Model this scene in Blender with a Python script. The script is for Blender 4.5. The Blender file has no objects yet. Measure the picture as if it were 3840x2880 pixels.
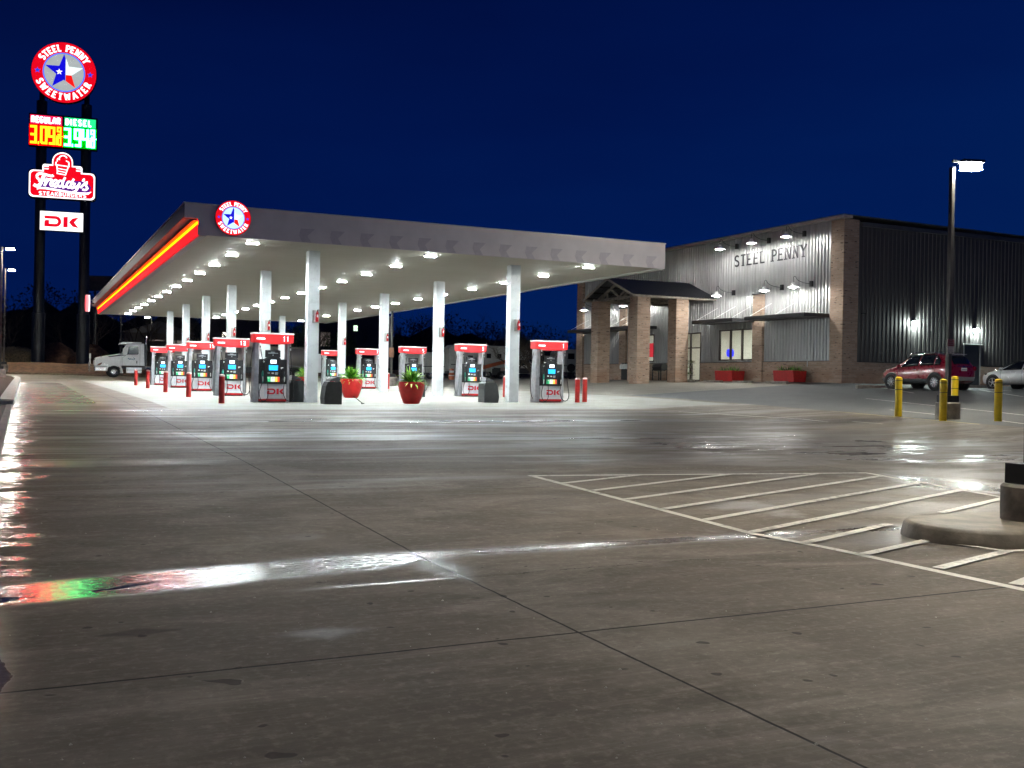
import bpy, bmesh, math, random
import numpy as np
from mathutils import Vector, Matrix
random.seed(7)
R_ = math.radians
scene = bpy.context.scene
COL = scene.collection
PI = math.pi

# ------------------------------------------------------------------ camera
yaw, pitch, roll = R_(25.2), R_(-0.19), R_(1.03)
fv = Vector((math.sin(yaw)*math.cos(pitch), math.cos(yaw)*math.cos(pitch), math.sin(pitch)))
rv = Vector((math.cos(yaw), -math.sin(yaw), 0))
uv = rv.cross(fv)
RR = rv*math.cos(roll) + uv*math.sin(roll)
UU = uv*math.cos(roll) - rv*math.sin(roll)
cam_d = bpy.data.cameras.new('camera')
cam = bpy.data.objects.new('camera', cam_d)
COL.objects.link(cam)
cam.matrix_world = Matrix(((RR.x, UU.x, -fv.x, 0), (RR.y, UU.y, -fv.y, 0), (RR.z, UU.z, -fv.z, 0), (0, 0, 0, 1)))
cam_d.sensor_fit = 'HORIZONTAL'
cam_d.sensor_width = 36
cam_d.lens = 36.0*3884/3840
cam_d.clip_start = 0.05
cam_d.clip_end = 3000
scene.camera = cam

# ------------------------------------------------------------------ world: deep blue dusk sky
w = bpy.data.worlds.new('World')
scene.world = w
w.use_nodes = True
nt = w.node_tree
for n in list(nt.nodes): nt.nodes.remove(n)
out = nt.nodes.new('ShaderNodeOutputWorld')
bg = nt.nodes.new('ShaderNodeBackground')
tc = nt.nodes.new('ShaderNodeTexCoord')
sp = nt.nodes.new('ShaderNodeSeparateXYZ')
ramp = nt.nodes.new('ShaderNodeValToRGB')
nt.links.new(tc.outputs['Generated'], sp.inputs[0])
nz = nt.nodes.new('ShaderNodeTexNoise'); nz.inputs['Scale'].default_value = 2.2; nz.inputs['Detail'].default_value = 4
mp = nt.nodes.new('ShaderNodeMapping'); mp.inputs['Scale'].default_value = (1, 1, 3.2)
mp.inputs['Rotation'].default_value = (.25, .2, .5)
nt.links.new(tc.outputs['Generated'], mp.inputs[0]); nt.links.new(mp.outputs[0], nz.inputs[0])
ma = nt.nodes.new('ShaderNodeMath'); ma.operation = 'MULTIPLY_ADD'
nt.links.new(nz.outputs[0], ma.inputs[0]); ma.inputs[1].default_value = 0.34
nt.links.new(sp.outputs['Z'], ma.inputs[2])
# the east (right of the view) is the brighter side of the dusk sky
mx_ = nt.nodes.new('ShaderNodeMath'); mx_.operation = 'MULTIPLY_ADD'
nt.links.new(sp.outputs['X'], mx_.inputs[0]); mx_.inputs[1].default_value = -0.22
nt.links.new(ma.outputs[0], mx_.inputs[2])
nt.links.new(mx_.outputs[0], ramp.inputs[0])
sb_ = nt.nodes.new('ShaderNodeMath'); sb_.operation = 'SUBTRACT'; sb_.inputs[1].default_value = 0.10
nt.links.new(mx_.outputs[0], sb_.inputs[0]); nt.links.new(sb_.outputs[0], ramp.inputs[0])
cr = ramp.color_ramp
cr.elements[0].position = 0.0; cr.elements[0].color = (0.0006, 0.0145, 0.1020, 1)
cr.elements[1].position = 1.0; cr.elements[1].color = (0.0004, 0.0012, 0.018, 1)
e = cr.elements.new(0.07); e.color = (0.0005, 0.0125, 0.0980, 1)
e = cr.elements.new(0.22); e.color = (0.0004, 0.0080, 0.0760, 1)
e = cr.elements.new(0.42); e.color = (0.0003, 0.0045, 0.0500, 1)
nt.links.new(ramp.outputs[0], bg.inputs[0])
bg.inputs[1].default_value = 0.69
nt.links.new(bg.outputs[0], out.inputs[0])

scene.view_settings.view_transform = 'Standard'
scene.view_settings.look = 'None'
scene.view_settings.exposure = 0.38
scene.view_settings.gamma = 1
scene.render.film_transparent = False
cy = scene.cycles
cy.use_denoising = True
cy.max_bounces = 6
cy.diffuse_bounces = 3
cy.glossy_bounces = 3
cy.transparent_max_bounces = 8
cy.sample_clamp_indirect = 6
cy.sample_clamp_direct = 0
cy.caustics_reflective = False
cy.caustics_refractive = False
cy.blur_glossy = 0.5
try: cy.use_light_tree = True
except Exception: pass

# ------------------------------------------------------------------ node helper
class V:
    def __init__(s, nt, sock): s.nt = nt; s.s = sock
    def _m(s, op, o=None, o2=None):
        n = s.nt.nodes.new('ShaderNodeMath'); n.operation = op
        s.nt.links.new(s.s, n.inputs[0])
        for k, q in ((1, o), (2, o2)):
            if q is None: continue
            if isinstance(q, V): s.nt.links.new(q.s, n.inputs[k])
            else: n.inputs[k].default_value = q
        return V(s.nt, n.outputs[0])
    def __add__(s, o): return s._m('ADD', o)
    __radd__ = __add__
    def __sub__(s, o): return s._m('SUBTRACT', o)
    def __radd__(s, o): return s._m('ADD', o)
    def __rmul__(s, o): return s._m('MULTIPLY', o)
    def __rsub__(s, o): return s._m('MULTIPLY', -1.0)._m('ADD', o)
    def __mul__(s, o): return s._m('MULTIPLY', o)
    __rmul__ = __mul__
    def __neg__(s): return s*-1.0
    def abs(s): return s._m('ABSOLUTE')
    def min(s, o): return s._m('MINIMUM', o)
    def max(s, o): return s._m('MAXIMUM', o)
    def pp(s, o): return s._m('PINGPONG', o)
    def ss(s, a, b):
        n = s.nt.nodes.new('ShaderNodeMapRange'); n.interpolation_type = 'SMOOTHSTEP'
        s.nt.links.new(s.s, n.inputs[0])
        if a <= b:
            n.inputs[1].default_value = a; n.inputs[2].default_value = b
            return V(s.nt, n.outputs[0])
        n.inputs[1].default_value = b; n.inputs[2].default_value = a
        return 1.0 - V(s.nt, n.outputs[0])
def newmat(name):
    m = bpy.data.materials.new(name); m.use_nodes = True
    nt = m.node_tree
    b = nt.nodes['Principled BSDF']
    return m, nt, b
def xyz(nt, kind='Object'):
    t = nt.nodes.new('ShaderNodeTexCoord'); s = nt.nodes.new('ShaderNodeSeparateXYZ')
    nt.links.new(t.outputs[kind], s.inputs[0])
    return t.outputs[kind], V(nt, s.outputs[0]), V(nt, s.outputs[1]), V(nt, s.outputs[2])
def noise(nt, vec, sc, det=3, rough=.5, scl=None, dist=0):
    if scl is not None:
        m = nt.nodes.new('ShaderNodeMapping'); m.inputs['Scale'].default_value = scl
        nt.links.new(vec, m.inputs[0]); vec = m.outputs[0]
    n = nt.nodes.new('ShaderNodeTexNoise')
    nt.links.new(vec, n.inputs['Vector'])
    n.inputs['Scale'].default_value = sc; n.inputs['Detail'].default_value = det
    n.inputs['Roughness'].default_value = rough; n.inputs['Distortion'].default_value = dist
    return V(nt, n.outputs[0])
def mix(nt, f, a, b):
    n = nt.nodes.new('ShaderNodeMix'); n.data_type = 'RGBA'
    for k, q in ((0, f), (6, a), (7, b)):
        if isinstance(q, V): nt.links.new(q.s, n.inputs[k])
        elif hasattr(q, 'is_output'): nt.links.new(q, n.inputs[k])
        elif k == 0: n.inputs[k].default_value = q
        else: n.inputs[k].default_value = (*q, 1) if len(q) == 3 else q
    return n.outputs[2]
def bump(nt, b, h, strength=.3, dist=.02):
    n = nt.nodes.new('ShaderNodeBump'); n.inputs['Strength'].default_value = strength
    n.inputs['Distance'].default_value = dist
    nt.links.new(h.s, n.inputs['Height']); nt.links.new(n.outputs[0], b.inputs['Normal'])
_M = {}
def P(name, col, rough=.5, metal=0, var=.12, vs=6, emit=None, es=1, coat=0, spec=.5, bmp=0):
    """procedural principled material with a little colour and roughness variation"""
    if name in _M: return _M[name]
    m, nt, b = newmat(name)
    vec, x, y, z = xyz(nt)
    n = noise(nt, vec, vs, 4, .6)
    c0 = tuple(max(0, c*(1-var)) for c in col); c1 = tuple(min(1, c*(1+var)) for c in col)
    nt.links.new(mix(nt, n.ss(.3, .7), c0, c1), b.inputs['Base Color'])
    nt.links.new((n*.15+(rough-.07)).s, b.inputs['Roughness'])
    b.inputs['Metallic'].default_value = metal
    b.inputs['Specular IOR Level'].default_value = spec
    b.inputs['Coat Weight'].default_value = coat
    b.inputs['Coat Roughness'].default_value = .06
    if emit:
        b.inputs['Emission Color'].default_value = (*emit, 1)
        b.inputs['Emission Strength'].default_value = es
    if bmp: bump(nt, b, noise(nt, vec, vs*6, 3), bmp, .01)
    _M[name] = m
    return m
def E(name, col, s=1.0):
    """self-lit face with slight unevenness"""
    if name in _M: return _M[name]
    m, nt, b = newmat(name)
    vec, x, y, z = xyz(nt)
    n = noise(nt, vec, 1.7, 2)
    b.inputs['Base Color'].default_value = (*[min(1, c)*.5 for c in col], 1)
    b.inputs['Roughness'].default_value = .5
    b.inputs['Emission Color'].default_value = (*col, 1)
    nt.links.new((n*(.3*s)+(.85*s)).s, b.inputs['Emission Strength'])
    _M[name] = m
    return m
def glass(name, tint=(.9, .95, .95), refl=.12, rough=.03):
    if name in _M: return _M[name]
    m = bpy.data.materials.new(name); m.use_nodes = True; nt = m.node_tree
    for n in list(nt.nodes): nt.nodes.remove(n)
    o = nt.nodes.new('ShaderNodeOutputMaterial'); t = nt.nodes.new('ShaderNodeBsdfTransparent'); g = nt.nodes.new('ShaderNodeBsdfGlossy')
    mxs = nt.nodes.new('ShaderNodeMixShader'); t.inputs[0].default_value = (*tint, 1); g.inputs[1].default_value = rough
    mxs.inputs[0].default_value = refl
    nt.links.new(t.outputs[0], mxs.inputs[1]); nt.links.new(g.outputs[0], mxs.inputs[2]); nt.links.new(mxs.outputs[0], o.inputs[0])
    _M[name] = m
    return m

# ------------------------------------------------------------------ terrain height
YN = [-30, 0, 5, 8, 16, 31, 37, 60, 86, 100, 107, 112, 130, 400]
ZN = [-1.5, -1.5, -1.5, -1.49, -1.29, -1.03, -.93, -.76, -.6, -.35, -.17, 0.45, 1.0, 1.2]
TY = [-30, 0, 12, 24, 34, 44, 400]; TZ = [-1.4, -1.2, -.7, -.25, .0, .2, .2]
def sst(t): t = min(1, max(0, t)); return t*t*(3-2*t)
def zt(X, Y):
    a = float(np.interp(Y, YN, ZN)) + .008*min(12, max(0, X-8))*sst((Y-20)/15)
    t = min(1, max(0, (X-20)/20))
    return a*(1-t) + float(np.interp(Y, TY, TZ))*t

# ------------------------------------------------------------------ mesh builder
class MB:
    def __init__(s): s.v = []; s.f = []; s.m = []
    def add(s, vs, fs, m=0):
        o = len(s.v); s.v += [tuple(v) for v in vs]
        s.f += [tuple(i+o for i in f) for f in fs]; s.m += [m]*len(fs)
        return s
    def box(s, x0, x1, y0, y1, z0, z1, m=0, mat=None):
        vs = [Vector(p) for p in ((x0,y0,z0),(x1,y0,z0),(x1,y1,z0),(x0,y1,z0),(x0,y0,z1),(x1,y0,z1),(x1,y1,z1),(x0,y1,z1))]
        if mat is not None: vs = [mat @ v for v in vs]
        return s.add(vs, [(0,3,2,1),(4,5,6,7),(0,1,5,4),(1,2,6,5),(2,3,7,6),(3,0,4,7)], m)
    def beam(s, a, b, w, h, m=0, up=Vector((0,0,1))):
        a = Vector(a); b = Vector(b); d = (b-a); L = d.length; d.normalize()
        r = d.cross(up)
        if r.length < 1e-4: r = d.cross(Vector((0,1,0)))
        r.normalize(); u = r.cross(d)
        vs = [a+r*i*w/2+u*j*h/2+d*k*L for k in (0,1) for i,j in ((-1,-1),(1,-1),(1,1),(-1,1))]
        return s.add(vs, [(0,1,2,3),(7,6,5,4),(0,4,5,1),(1,5,6,2),(2,6,7,3),(3,7,4,0)], m)
    def tube(s, pts, r, n=8, m=0, caps=True):
        pts = [Vector(p) for p in pts]; rs = r if isinstance(r, (list, tuple)) else [r]*len(pts)
        rings = []; pr = None
        for i, p in enumerate(pts):
            d = (pts[min(i+1, len(pts)-1)]-pts[max(i-1, 0)])
            if d.length < 1e-9: d = Vector((0,0,1))
            d.normalize()
            if pr is None:
                pr = d.cross(Vector((0,0,1)))
                if pr.length < 1e-3: pr = Vector((1,0,0))
            pr = (pr-d*pr.dot(d)).normalized(); q = d.cross(pr)
            rings.append([p+(pr*math.cos(2*PI*k/n)+q*math.sin(2*PI*k/n))*rs[i] for k in range(n)])
        vs = [v for r_ in rings for v in r_]; fs = []
        for i in range(len(pts)-1):
            for k in range(n):
                k2 = (k+1) % n
                fs.append((i*n+k, i*n+k2, (i+1)*n+k2, (i+1)*n+k))
        if caps: fs += [tuple(range(n-1,-1,-1)), tuple((len(pts)-1)*n+k for k in range(n))]
        return s.add(vs, fs, m)
    def cyl(s, a, b, r0, r1=None, n=20, m=0): return s.tube([a, b], [r0, r0 if r1 is None else r1], n, m)
    def lathe(s, prof, n=28, m=0, c=(0,0,0), axis='z'):
        vs = []; fs = []
        for r, z in prof:
            for k in range(n):
                a = 2*PI*k/n; x, y = r*math.cos(a), r*math.sin(a)
                if axis == 'z': p = (c[0]+x, c[1]+y, c[2]+z)
                elif axis == 'x': p = (c[0]+z, c[1]+x, c[2]+y)
                else: p = (c[0]+x, c[1]+z, c[2]+y)
                vs.append(p)
        for i in range(len(prof)-1):
            for k in range(n):
                k2 = (k+1) % n; f = (i*n+k, i*n+k2, (i+1)*n+k2, (i+1)*n+k)
                fs.append(f if axis != 'y' else f[::-1])
        return s.add(vs, fs, m)
    def prism(s, poly, fn, d0, d1, m=0):
        n = len(poly)
        vs = [fn(a, b, d0) for a, b in poly]+[fn(a, b, d1) for a, b in poly]
        fs = [tuple(range(n-1,-1,-1)), tuple(range(n, 2*n))]+[(i, (i+1) % n, n+(i+1) % n, n+i) for i in range(n)]
        return s.add(vs, fs, m)
    def stroke(s, pl, w, fn, d0, d1, m=0, closed=False):
        """flat ribbon of width w along polyline pl, extruded d0..d1"""
        P_ = [Vector((p[0], p[1])) for p in pl]
        if closed: P_ = P_+[P_[0]]
        n = len(P_); L = []; Rr = []
        for i in range(n):
            if closed and i in (0, n-1): d1_ = (P_[1]-P_[0]).normalized(); d0_ = (P_[n-1]-P_[n-2]).normalized()
            else:
                d0_ = (P_[i]-P_[i-1]).normalized() if i > 0 else (P_[1]-P_[0]).normalized()
                d1_ = (P_[i+1]-P_[i]).normalized() if i < n-1 else d0_
            t = d0_+d1_
            if t.length < 1e-5: t = d0_
            t.normalize(); nn = Vector((-t.y, t.x)); k = 1/max(.45, nn.dot(Vector((-d0_.y, d0_.x))))
            ww = (w[i] if isinstance(w, (list, tuple)) else w)/2
            L.append(P_[i]+nn*ww*k); Rr.append(P_[i]-nn*ww*k)
        vs = []
        for i in range(n):
            vs += [fn(*L[i], d0), fn(*Rr[i], d0), fn(*Rr[i], d1), fn(*L[i], d1)]
        fs = []
        for i in range(n-1):
            a = i*4; b = a+4
            fs += [(a+3, b+3, b+2, a+2), (a, a+1, b+1, b), (a, b, b+3, a+3), (a+1, a+2, b+2, b+1)]
        fs += [(0, 3, 2, 1), ((n-1)*4, (n-1)*4+1, (n-1)*4+2, (n-1)*4+3)]
        return s.add(vs, fs, m)
    def build(s, name, mats, parent=None, loc=None, smooth=None, bevel=0, rotz=0):
        me = bpy.data.meshes.new(name); me.from_pydata(s.v, [], s.f)
        mats = mats if isinstance(mats, (list, tuple)) else [mats]
        for q in mats: me.materials.append(q)
        if len(mats) > 1: me.polygons.foreach_set('material_index', s.m)
        bm = bmesh.new(); bm.from_mesh(me); bmesh.ops.recalc_face_normals(bm, faces=bm.faces); bm.to_mesh(me); bm.free()
        if smooth is not None:
            me.shade_smooth(); me.set_sharp_from_angle(angle=R_(smooth))
        me.update()
        o = bpy.data.objects.new(name, me); COL.objects.link(o)
        if parent: o.parent = parent
        if loc: o.location = loc
        if rotz: o.rotation_euler.z = rotz
        if bevel:
            b = o.modifiers.new('bevel', 'BEVEL'); b.width = bevel; b.segments = 2; b.limit_method = 'ANGLE'; b.angle_limit = R_(40)
        return o
def tag(o, label=None, cat=None, group=None, kind=None):
    if label: o['label'] = label
    if cat: o['category'] = cat
    if group: o['group'] = group
    if kind: o['kind'] = kind
    return o
def thing(name, label, cat, loc=(0,0,0), rotz=0, group=None):
    o = bpy.data.objects.new(name, None); COL.objects.link(o); o.empty_display_size = .3
    o.location = loc; o.rotation_euler = (0, 0, rotz)
    return tag(o, label, cat, group)
CH = {}
def copy_tree(o, parent=None):
    c = o.copy(); COL.objects.link(c); c.parent = parent
    for ch in list(o.children): copy_tree(ch, c)
    return c
def dup(root, loc, rotz=0, label=None, group=None):
    c = copy_tree(root); c.location = loc; c.rotation_euler = (0, 0, rotz)
    if label: c['label'] = label
    if group: c['group'] = group
    return c
ORD = ['first', 'second', 'third', 'fourth', 'fifth', 'sixth', 'seventh', 'eighth', 'ninth', 'tenth', 'eleventh', 'twelfth', 'thirteenth', 'fourteenth', 'fifteenth']

# plane mapping: origin o, right r, up u, normal n
def plane(o, r=(1,0,0), u=(0,0,1), n=(0,-1,0)):
    o, r, u, n = Vector(o), Vector(r), Vector(u), Vector(n)
    return lambda a, b, d: o+r*a+u*b+n*d
def arc(cx, cy, rx, ry, a0, a1, n=8):
    return [(cx+rx*math.cos(R_(a0+(a1-a0)*i/n)), cy+ry*math.sin(R_(a0+(a1-a0)*i/n))) for i in range(n+1)]
# glyphs: list of (polyline, width factor); box 0..w x 0..1
def glyph(c, serif=False, thin=1.0):
    T = thin; S = []
    def a(pl, k=1.0): S.append((pl, k))
    def sf(x, y, w=.34):
        if serif: S.append(([(x-w/2, y), (x+w/2, y)], .55))
    W = .62
    if c == 'S': a(arc(.31,.74,.24,.21,35,270,10)+arc(.31,.265,.25,.215,90,-145,10)[1:]); sf_ = 1
    elif c == 'T': a([(.31,0),(.31,.95)]); a([(.02,.95),(.60,.95)], T); sf(.31,.03)
    elif c == 'E': a([(.1,.0),(.1,1)]); a([(.1,.96),(.56,.96)],T); a([(.1,.5),(.46,.5)],T); a([(.1,.04),(.58,.04)],T); sf(.1,.03,.3); sf(.1,.97,.3)
    elif c == 'L': a([(.12,.0),(.12,1)]); a([(.1,.04),(.56,.04)],T); sf(.12,.97)
    elif c == 'P': a([(.12,0),(.12,1)]); a([(.12,.95)]+arc(.32,.71,.24,.24,90,-90,8)+[(.12,.47)],(1+T)/2); sf(.12,.03); W=.6
    elif c == 'R': a([(.12,0),(.12,1)]); a([(.12,.95)]+arc(.32,.73,.22,.22,90,-90,8)+[(.12,.51)],(1+T)/2); a([(.3,.5),(.56,.02)]); sf(.12,.03,.3); sf(.56,.03,.25); W=.66
    elif c == 'N': a([(.1,0),(.1,1)],T); a([(.1,.98),(.58,.02)]); a([(.58,0),(.58,1)],T); sf(.1,.03); sf(.58,.97); sf(.06,.97,.2); W=.7
    elif c == 'Y': a([(.04,1),(.32,.48)]); a([(.6,1),(.32,.48)],T); a([(.32,.5),(.32,0)]); sf(.32,.03); sf(.05,.97,.26); sf(.6,.97,.24); W=.66
    elif c == 'W': a([(.03,1),(.24,.02)]); a([(.24,.02),(.44,.9)],T); a([(.44,.9),(.64,.02)]); a([(.64,.02),(.85,1)],T); sf(.04,.97,.24); sf(.85,.97,.24); W=.9
    elif c == 'A': a([(.03,0),(.32,1)],T); a([(.32,1),(.6,0)]); a([(.14,.32),(.5,.32)],T); sf(.05,.03,.24); sf(.58,.03,.26); W=.66
    elif c == 'G': a(arc(.33,.5,.27,.46,50,330,12)); a([(.36,.45),(.58,.45),(.58,.2)]); W=.68
    elif c == 'U': a([(.1,1),(.1,.35)]+arc(.33,.3,.23,.27,180,360,8)+[(.56,1)]); W=.68
    elif c == 'D': a([(.1,0),(.1,1)]); a([(.1,.95)]+arc(.28,.5,.28,.45,90,-90,10)+[(.1,.05)])
    elif c == 'I': a([(.1,0),(.1,1)]); W=.22
    elif c == 'K': a([(.1,0),(.1,1)]); a([(.56,1),(.14,.48)]); a([(.24,.56),(.58,0)])
    elif c == 'B': a([(.1,0),(.1,1)]); a([(.1,.95)]+arc(.3,.74,.2,.21,90,-90,8)+[(.1,.52)]); a([(.1,.5)]+arc(.32,.28,.23,.23,90,-90,8)+[(.1,.05)])
    elif c == '0': a([(.06,.06),(.06,.94),(.5,.94),(.5,.06),(.06,.06)]); W=.58
    elif c == '1': a([(.28,0),(.28,1)]); W=.4
    elif c == '3': a([(.02,.94),(.5,.94),(.5,.06),(.02,.06)]); a([(.04,.5),(.5,.5)]); W=.58
    elif c == '4': a([(.06,1),(.06,.45),(.5,.45)]); a([(.5,1),(.5,0)]); W=.58
    elif c == '5': a([(.52,.94),(.08,.94),(.08,.56)]+arc(.28,.3,.24,.26,90,-130,9)); W=.6
    elif c == '7': a([(.04,.94),(.52,.94),(.22,0)]); W=.58
    elif c == '9': a([(.5,.45),(.06,.45),(.06,.94),(.5,.94),(.5,.06),(.06,.06)]); W=.58
    elif c == 'N1': a([(.06,.78),(.24,.96),(.24,0)]); W=.42
    elif c == '.': a([(.0,.05),(.12,.05)],1.2); W=.14
    elif c == ' ': W=.42
    return S, W
def text_len(t, gap, serif=False): return sum(glyph(c)[1] for c in t)+gap*(len(t)-1)
def text(mb, t, fn, h, sw, x0=0, y0=0, gap=.12, serif=False, thin=1.0, d0=0, d1=.02, xs=1.0):
    """row of letters of height h; sw stroke width as a share of h"""
    x = 0; k = 0
    for c in t:
        S, W = glyph(c, serif, thin)
        for pl, q in S:
            k += 1
            mb.stroke([(x0+(x+p[0])*h*xs, y0+p[1]*h) for p in pl], sw*h*q, fn, d0, d1+.0004*(k % 7))
        x += W+gap
    return x*h*xs
def ring_text(mb, t, fn, r, h, sw, a_mid, span, inward, d0, d1, serif=True, sel=None):
    """letters on a circle of radius r around the plane origin; inward: letter tops point outwards (top arc) or feet outwards (bottom arc)"""
    ws = [glyph(c)[1] for c in t]; tot = sum(ws)
    acc = 0; k = 0; ci = -1
    for c, W in zip(t, ws):
        fr = (acc+W/2)/tot; acc += W
        ang = R_(a_mid+span/2-span*fr) if inward else R_(a_mid-span/2+span*fr)
        ci += 1
        if sel and not (sel[0] <= ci < sel[1]): continue
        S, _ = glyph(c, serif, .8)
        for pl, q in S:
            k += 1; pts = []
            for p in pl:
                lx = (p[0]-W/2)*h; ly = (p[1]-.5)*h
                if inward: rr = r+ly; aa = ang-lx/r
                else: rr = r-ly; aa = ang+lx/r
                pts.append((rr*math.cos(aa), rr*math.sin(aa)))
            mb.stroke(pts, sw*h*q, fn, d0, d1+.0006*(k % 9))
def dk_logo(mb, fn, x, y, H, d0, d1):
    D = [(0,1),(.95,1)]+arc(.95,.5,.5,.5,90,-90,10)[1:]+[(0,0),(0,.45),(.1,.6),(.4,.6),(.4,.27),(.9,.27)]+arc(.92,.5,.25,.23,-90,90,8)+[(0,.73)]
    K1 = [(1.62,.96),(2.0,1),(2.0,0),(1.62,0)]
    K2 = [(2.1,.5),(2.4,.86),(2.95,1.0),(2.55,.5),(2.95,0),(2.42,.1)]
    for q in (D, K1, K2): mb.prism([(x+a*H, y+b*H) for a, b in q], fn, d0, d1)
def star_pts(R, r, a0=90, c=(0,0)):
    return [(c[0]+(R if k % 2 == 0 else r)*math.cos(R_(a0-36*k)), c[1]+(R if k % 2 == 0 else r)*math.sin(R_(a0-36*k))) for k in range(10)]
#SECTION_MATERIALS

# ------------------------------------------------------------------ special materials
def lot_material():
    m, nt, b = newmat('wet_concrete')
    vec, x, y, z = xyz(nt)
    big = noise(nt, vec, .16, 4, .55)
    med = noise(nt, vec, .9, 6, .65)
    fine = noise(nt, vec, 14, 5, .7)
    brush = noise(nt, vec, 1.0, 5, .7, scl=(1.1, 34, 1))
    blotch = noise(nt, vec, .55, 6, .72, scl=(.6, 1.5, 1), dist=.6)
    wob = (noise(nt, vec, .8, 3)-.5)
    wob2 = (noise(nt, vec, 3.0, 4, .6)-.5)
    # zones
    slab = (y+wob2*.05).ss(31.85, 31.95)*y.ss(87.0, 86.4)*x.ss(3.85, 3.95)*x.ss(24.4, 24.2)
    asph = (x+wob2*.04).ss(24.75, 24.85)*((y-x*.26)*-1.0).ss(-33.95, -33.8)*y.ss(6, 6.3)
    drive = (x.ss(24, 25))*(y-x*.26).ss(33.8, 33.95)
    # base colour: brown grey concrete with stains, tyre film and brushed grain
    c_dark = (.122, .101, .080); c_mid = (.185, .156, .126); c_light = (.33, .292, .245)
    col = mix(nt, med.ss(.25, .75), c_dark, c_mid)
    lf = (blotch.ss(.44, .68)*.55+fine.ss(.46, .72)*.45+brush.ss(.45, .8)*.35)
    col = mix(nt, lf, col, c_light)
    col = mix(nt, big.ss(.5, .75)*.28, col, (.11, .097, .085))
    fleck = noise(nt, vec, 1.0, 4, .75, scl=(22, 60, 1), dist=.4).ss(.60, .72)*blotch.ss(.40, .60)
    scr = noise(nt, vec, 1.0, 3, .8, scl=(5, 75, 1), dist=.3).ss(.62, .70)*big.ss(.35, .6)
    col = mix(nt, fleck*.65, col, (.56, .51, .44))
    col = mix(nt, scr*.55, col, (.42, .38, .32))
    dk = noise(nt, vec, 1.3, 5, .7, dist=.8).ss(.58, .70)
    col = mix(nt, dk*.22, col, (.07, .06, .05))
    patch2 = noise(nt, vec, .45, 3, .5, dist=.8).ss(.56, .63)
    col = mix(nt, patch2*.22, col, (.36, .32, .27))
    st8 = (((x-7.9)*.35).abs()+(y-8.28).abs()+wob2*.25).ss(.22, .08)
    col = mix(nt, st8*.75, col, (.045, .035, .028))
    stain = noise(nt, vec, .33, 5, .6, scl=(.35, 1, 1), dist=1.2).ss(.60, .72)
    col = mix(nt, stain*.3, col, (.085, .075, .068))
    grit = noise(nt, vec, 26, 2, .6).ss(.60, .66)
    col = mix(nt, grit*.12, col, (.055, .047, .04))
    blob = (((x-.62)*.42).abs()+(y-6.32+x*.0).abs()+wob2*.06).ss(.13, .07)
    col = mix(nt, blob*.6, col, (.05, .042, .036))
    spots = noise(nt, vec, 7.0, 1, .3).ss(.755, .79)
    col = mix(nt, spots*.7, col, (.035, .03, .028))
    slabc = mix(nt, (med*.6+blotch*.4).ss(.35, .65), (.275, .27, .235), (.37, .36, .32))
    slabc = mix(nt, brush.ss(.45, .8)*.35, slabc, (.22, .215, .19))
    col = mix(nt, slab, col, slabc)
    col = mix(nt, drive, col, mix(nt, (med*.5+brush*.5).ss(.35, .65), (.24, .22, .19), (.34, .32, .27)))
    asc = mix(nt, (fine*.6+med*.4).ss(.35, .65), (.125, .127, .127), (.185, .186, .184))
    col = mix(nt, asph, col, asc)
    far = y.ss(84, 88)
    col = mix(nt, far*.8, col, mix(nt, med.ss(.3, .7), (.22, .19, .15), (.32, .29, .235)))
    # joints between the slabs
    wx = (noise(nt, vec, 4.0, 3)-.5)*.02
    j1 = (x-3.02+wx).pp(4.6).abs().ss(.013, .005)
    yj = (y-5.36+wx+x*-.02)
    j2 = yj.pp(6.1).abs().ss(.016, .006)
    gapj = (y-7.62-x*.085+wx).abs().ss(.014, .006)*x.ss(6.6, 6.3)
    crack = (y-7.25-(noise(nt, vec, 1.6, 5, .7)-.5)*.35).abs().ss(.008, .003)*x.ss(3.0, 3.1)*x.ss(5.6, 5.2)
    jn = (j1.max(j2)).max(gapj*.0).max(crack*.8)*(1.0-asph)
    col = mix(nt, jn*.95, col, (.02, .018, .016))
    # ---- water
    # 1 valley gutter running across the lot
    gy = (y-7.68-x.min(3.3)*.16)
    hw = .40-x.ss(2.2, 3.5)*.22-x.ss(4.0, 8.0)*.03
    prof = (gy.abs()-hw+wob*.16+wob2*.07+(fine-.5)*.10)
    gut = prof.ss(.10, -.20)*x.ss(9.0, 7.6)
    edge = prof.ss(-.02, -.26)
    e1 = (((x-.66)*.21).abs()+(y-7.69-(x-.66)*.40).abs()+wob2*.07+(fine-.5)*.03).ss(.085, .065)
    e2 = (((x+.10)*.5).abs()+(y-7.53).abs()+wob2*.10+(fine-.5)*.03).ss(.12, .09)
    e3 = (((x+.17)*1.0).abs()+((y-5.65)*.20).abs()+wob2*.05+(fine-.5)*.03).ss(.15, .12)
    core = e1.max(e2).max(e3)
    halo = ((x+.20).abs()+((y-5.6)*.11)._m('POWER', 2.0)*3.0+wob*.25+wob2*.12).ss(.34, .02)*.7
    # 2 kerb gutter on the far left
    kx = (x+.30-.55+wob*.6+wob2*.5)
    kgw = y.ss(6.5, 9.5)
    kg = (kgw*.78+.22)*(kx+.25+wob2*.7+y.ss(14, 30)*-.15).ss(.20, -.14)*y.ss(2.0, 4.0)*y.ss(60, 40)*((noise(nt, vec, 1.0, 5, .68, scl=(1.4, 3.2, 1))*.6+noise(nt, vec, 6.0, 4, .7)*.4).ss(.44, .53))
    # 3 streaky film of water further back
    st = noise(nt, vec, 1.0, 4, .62, scl=(.085, 1.15, 1))
    st2 = noise(nt, vec, 1.0, 3, .6, scl=(.16, 3.2, 1))
    zone = (y+wob*2).ss(12.0, 17.0)*y.ss(34.5, 31.5)
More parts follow.
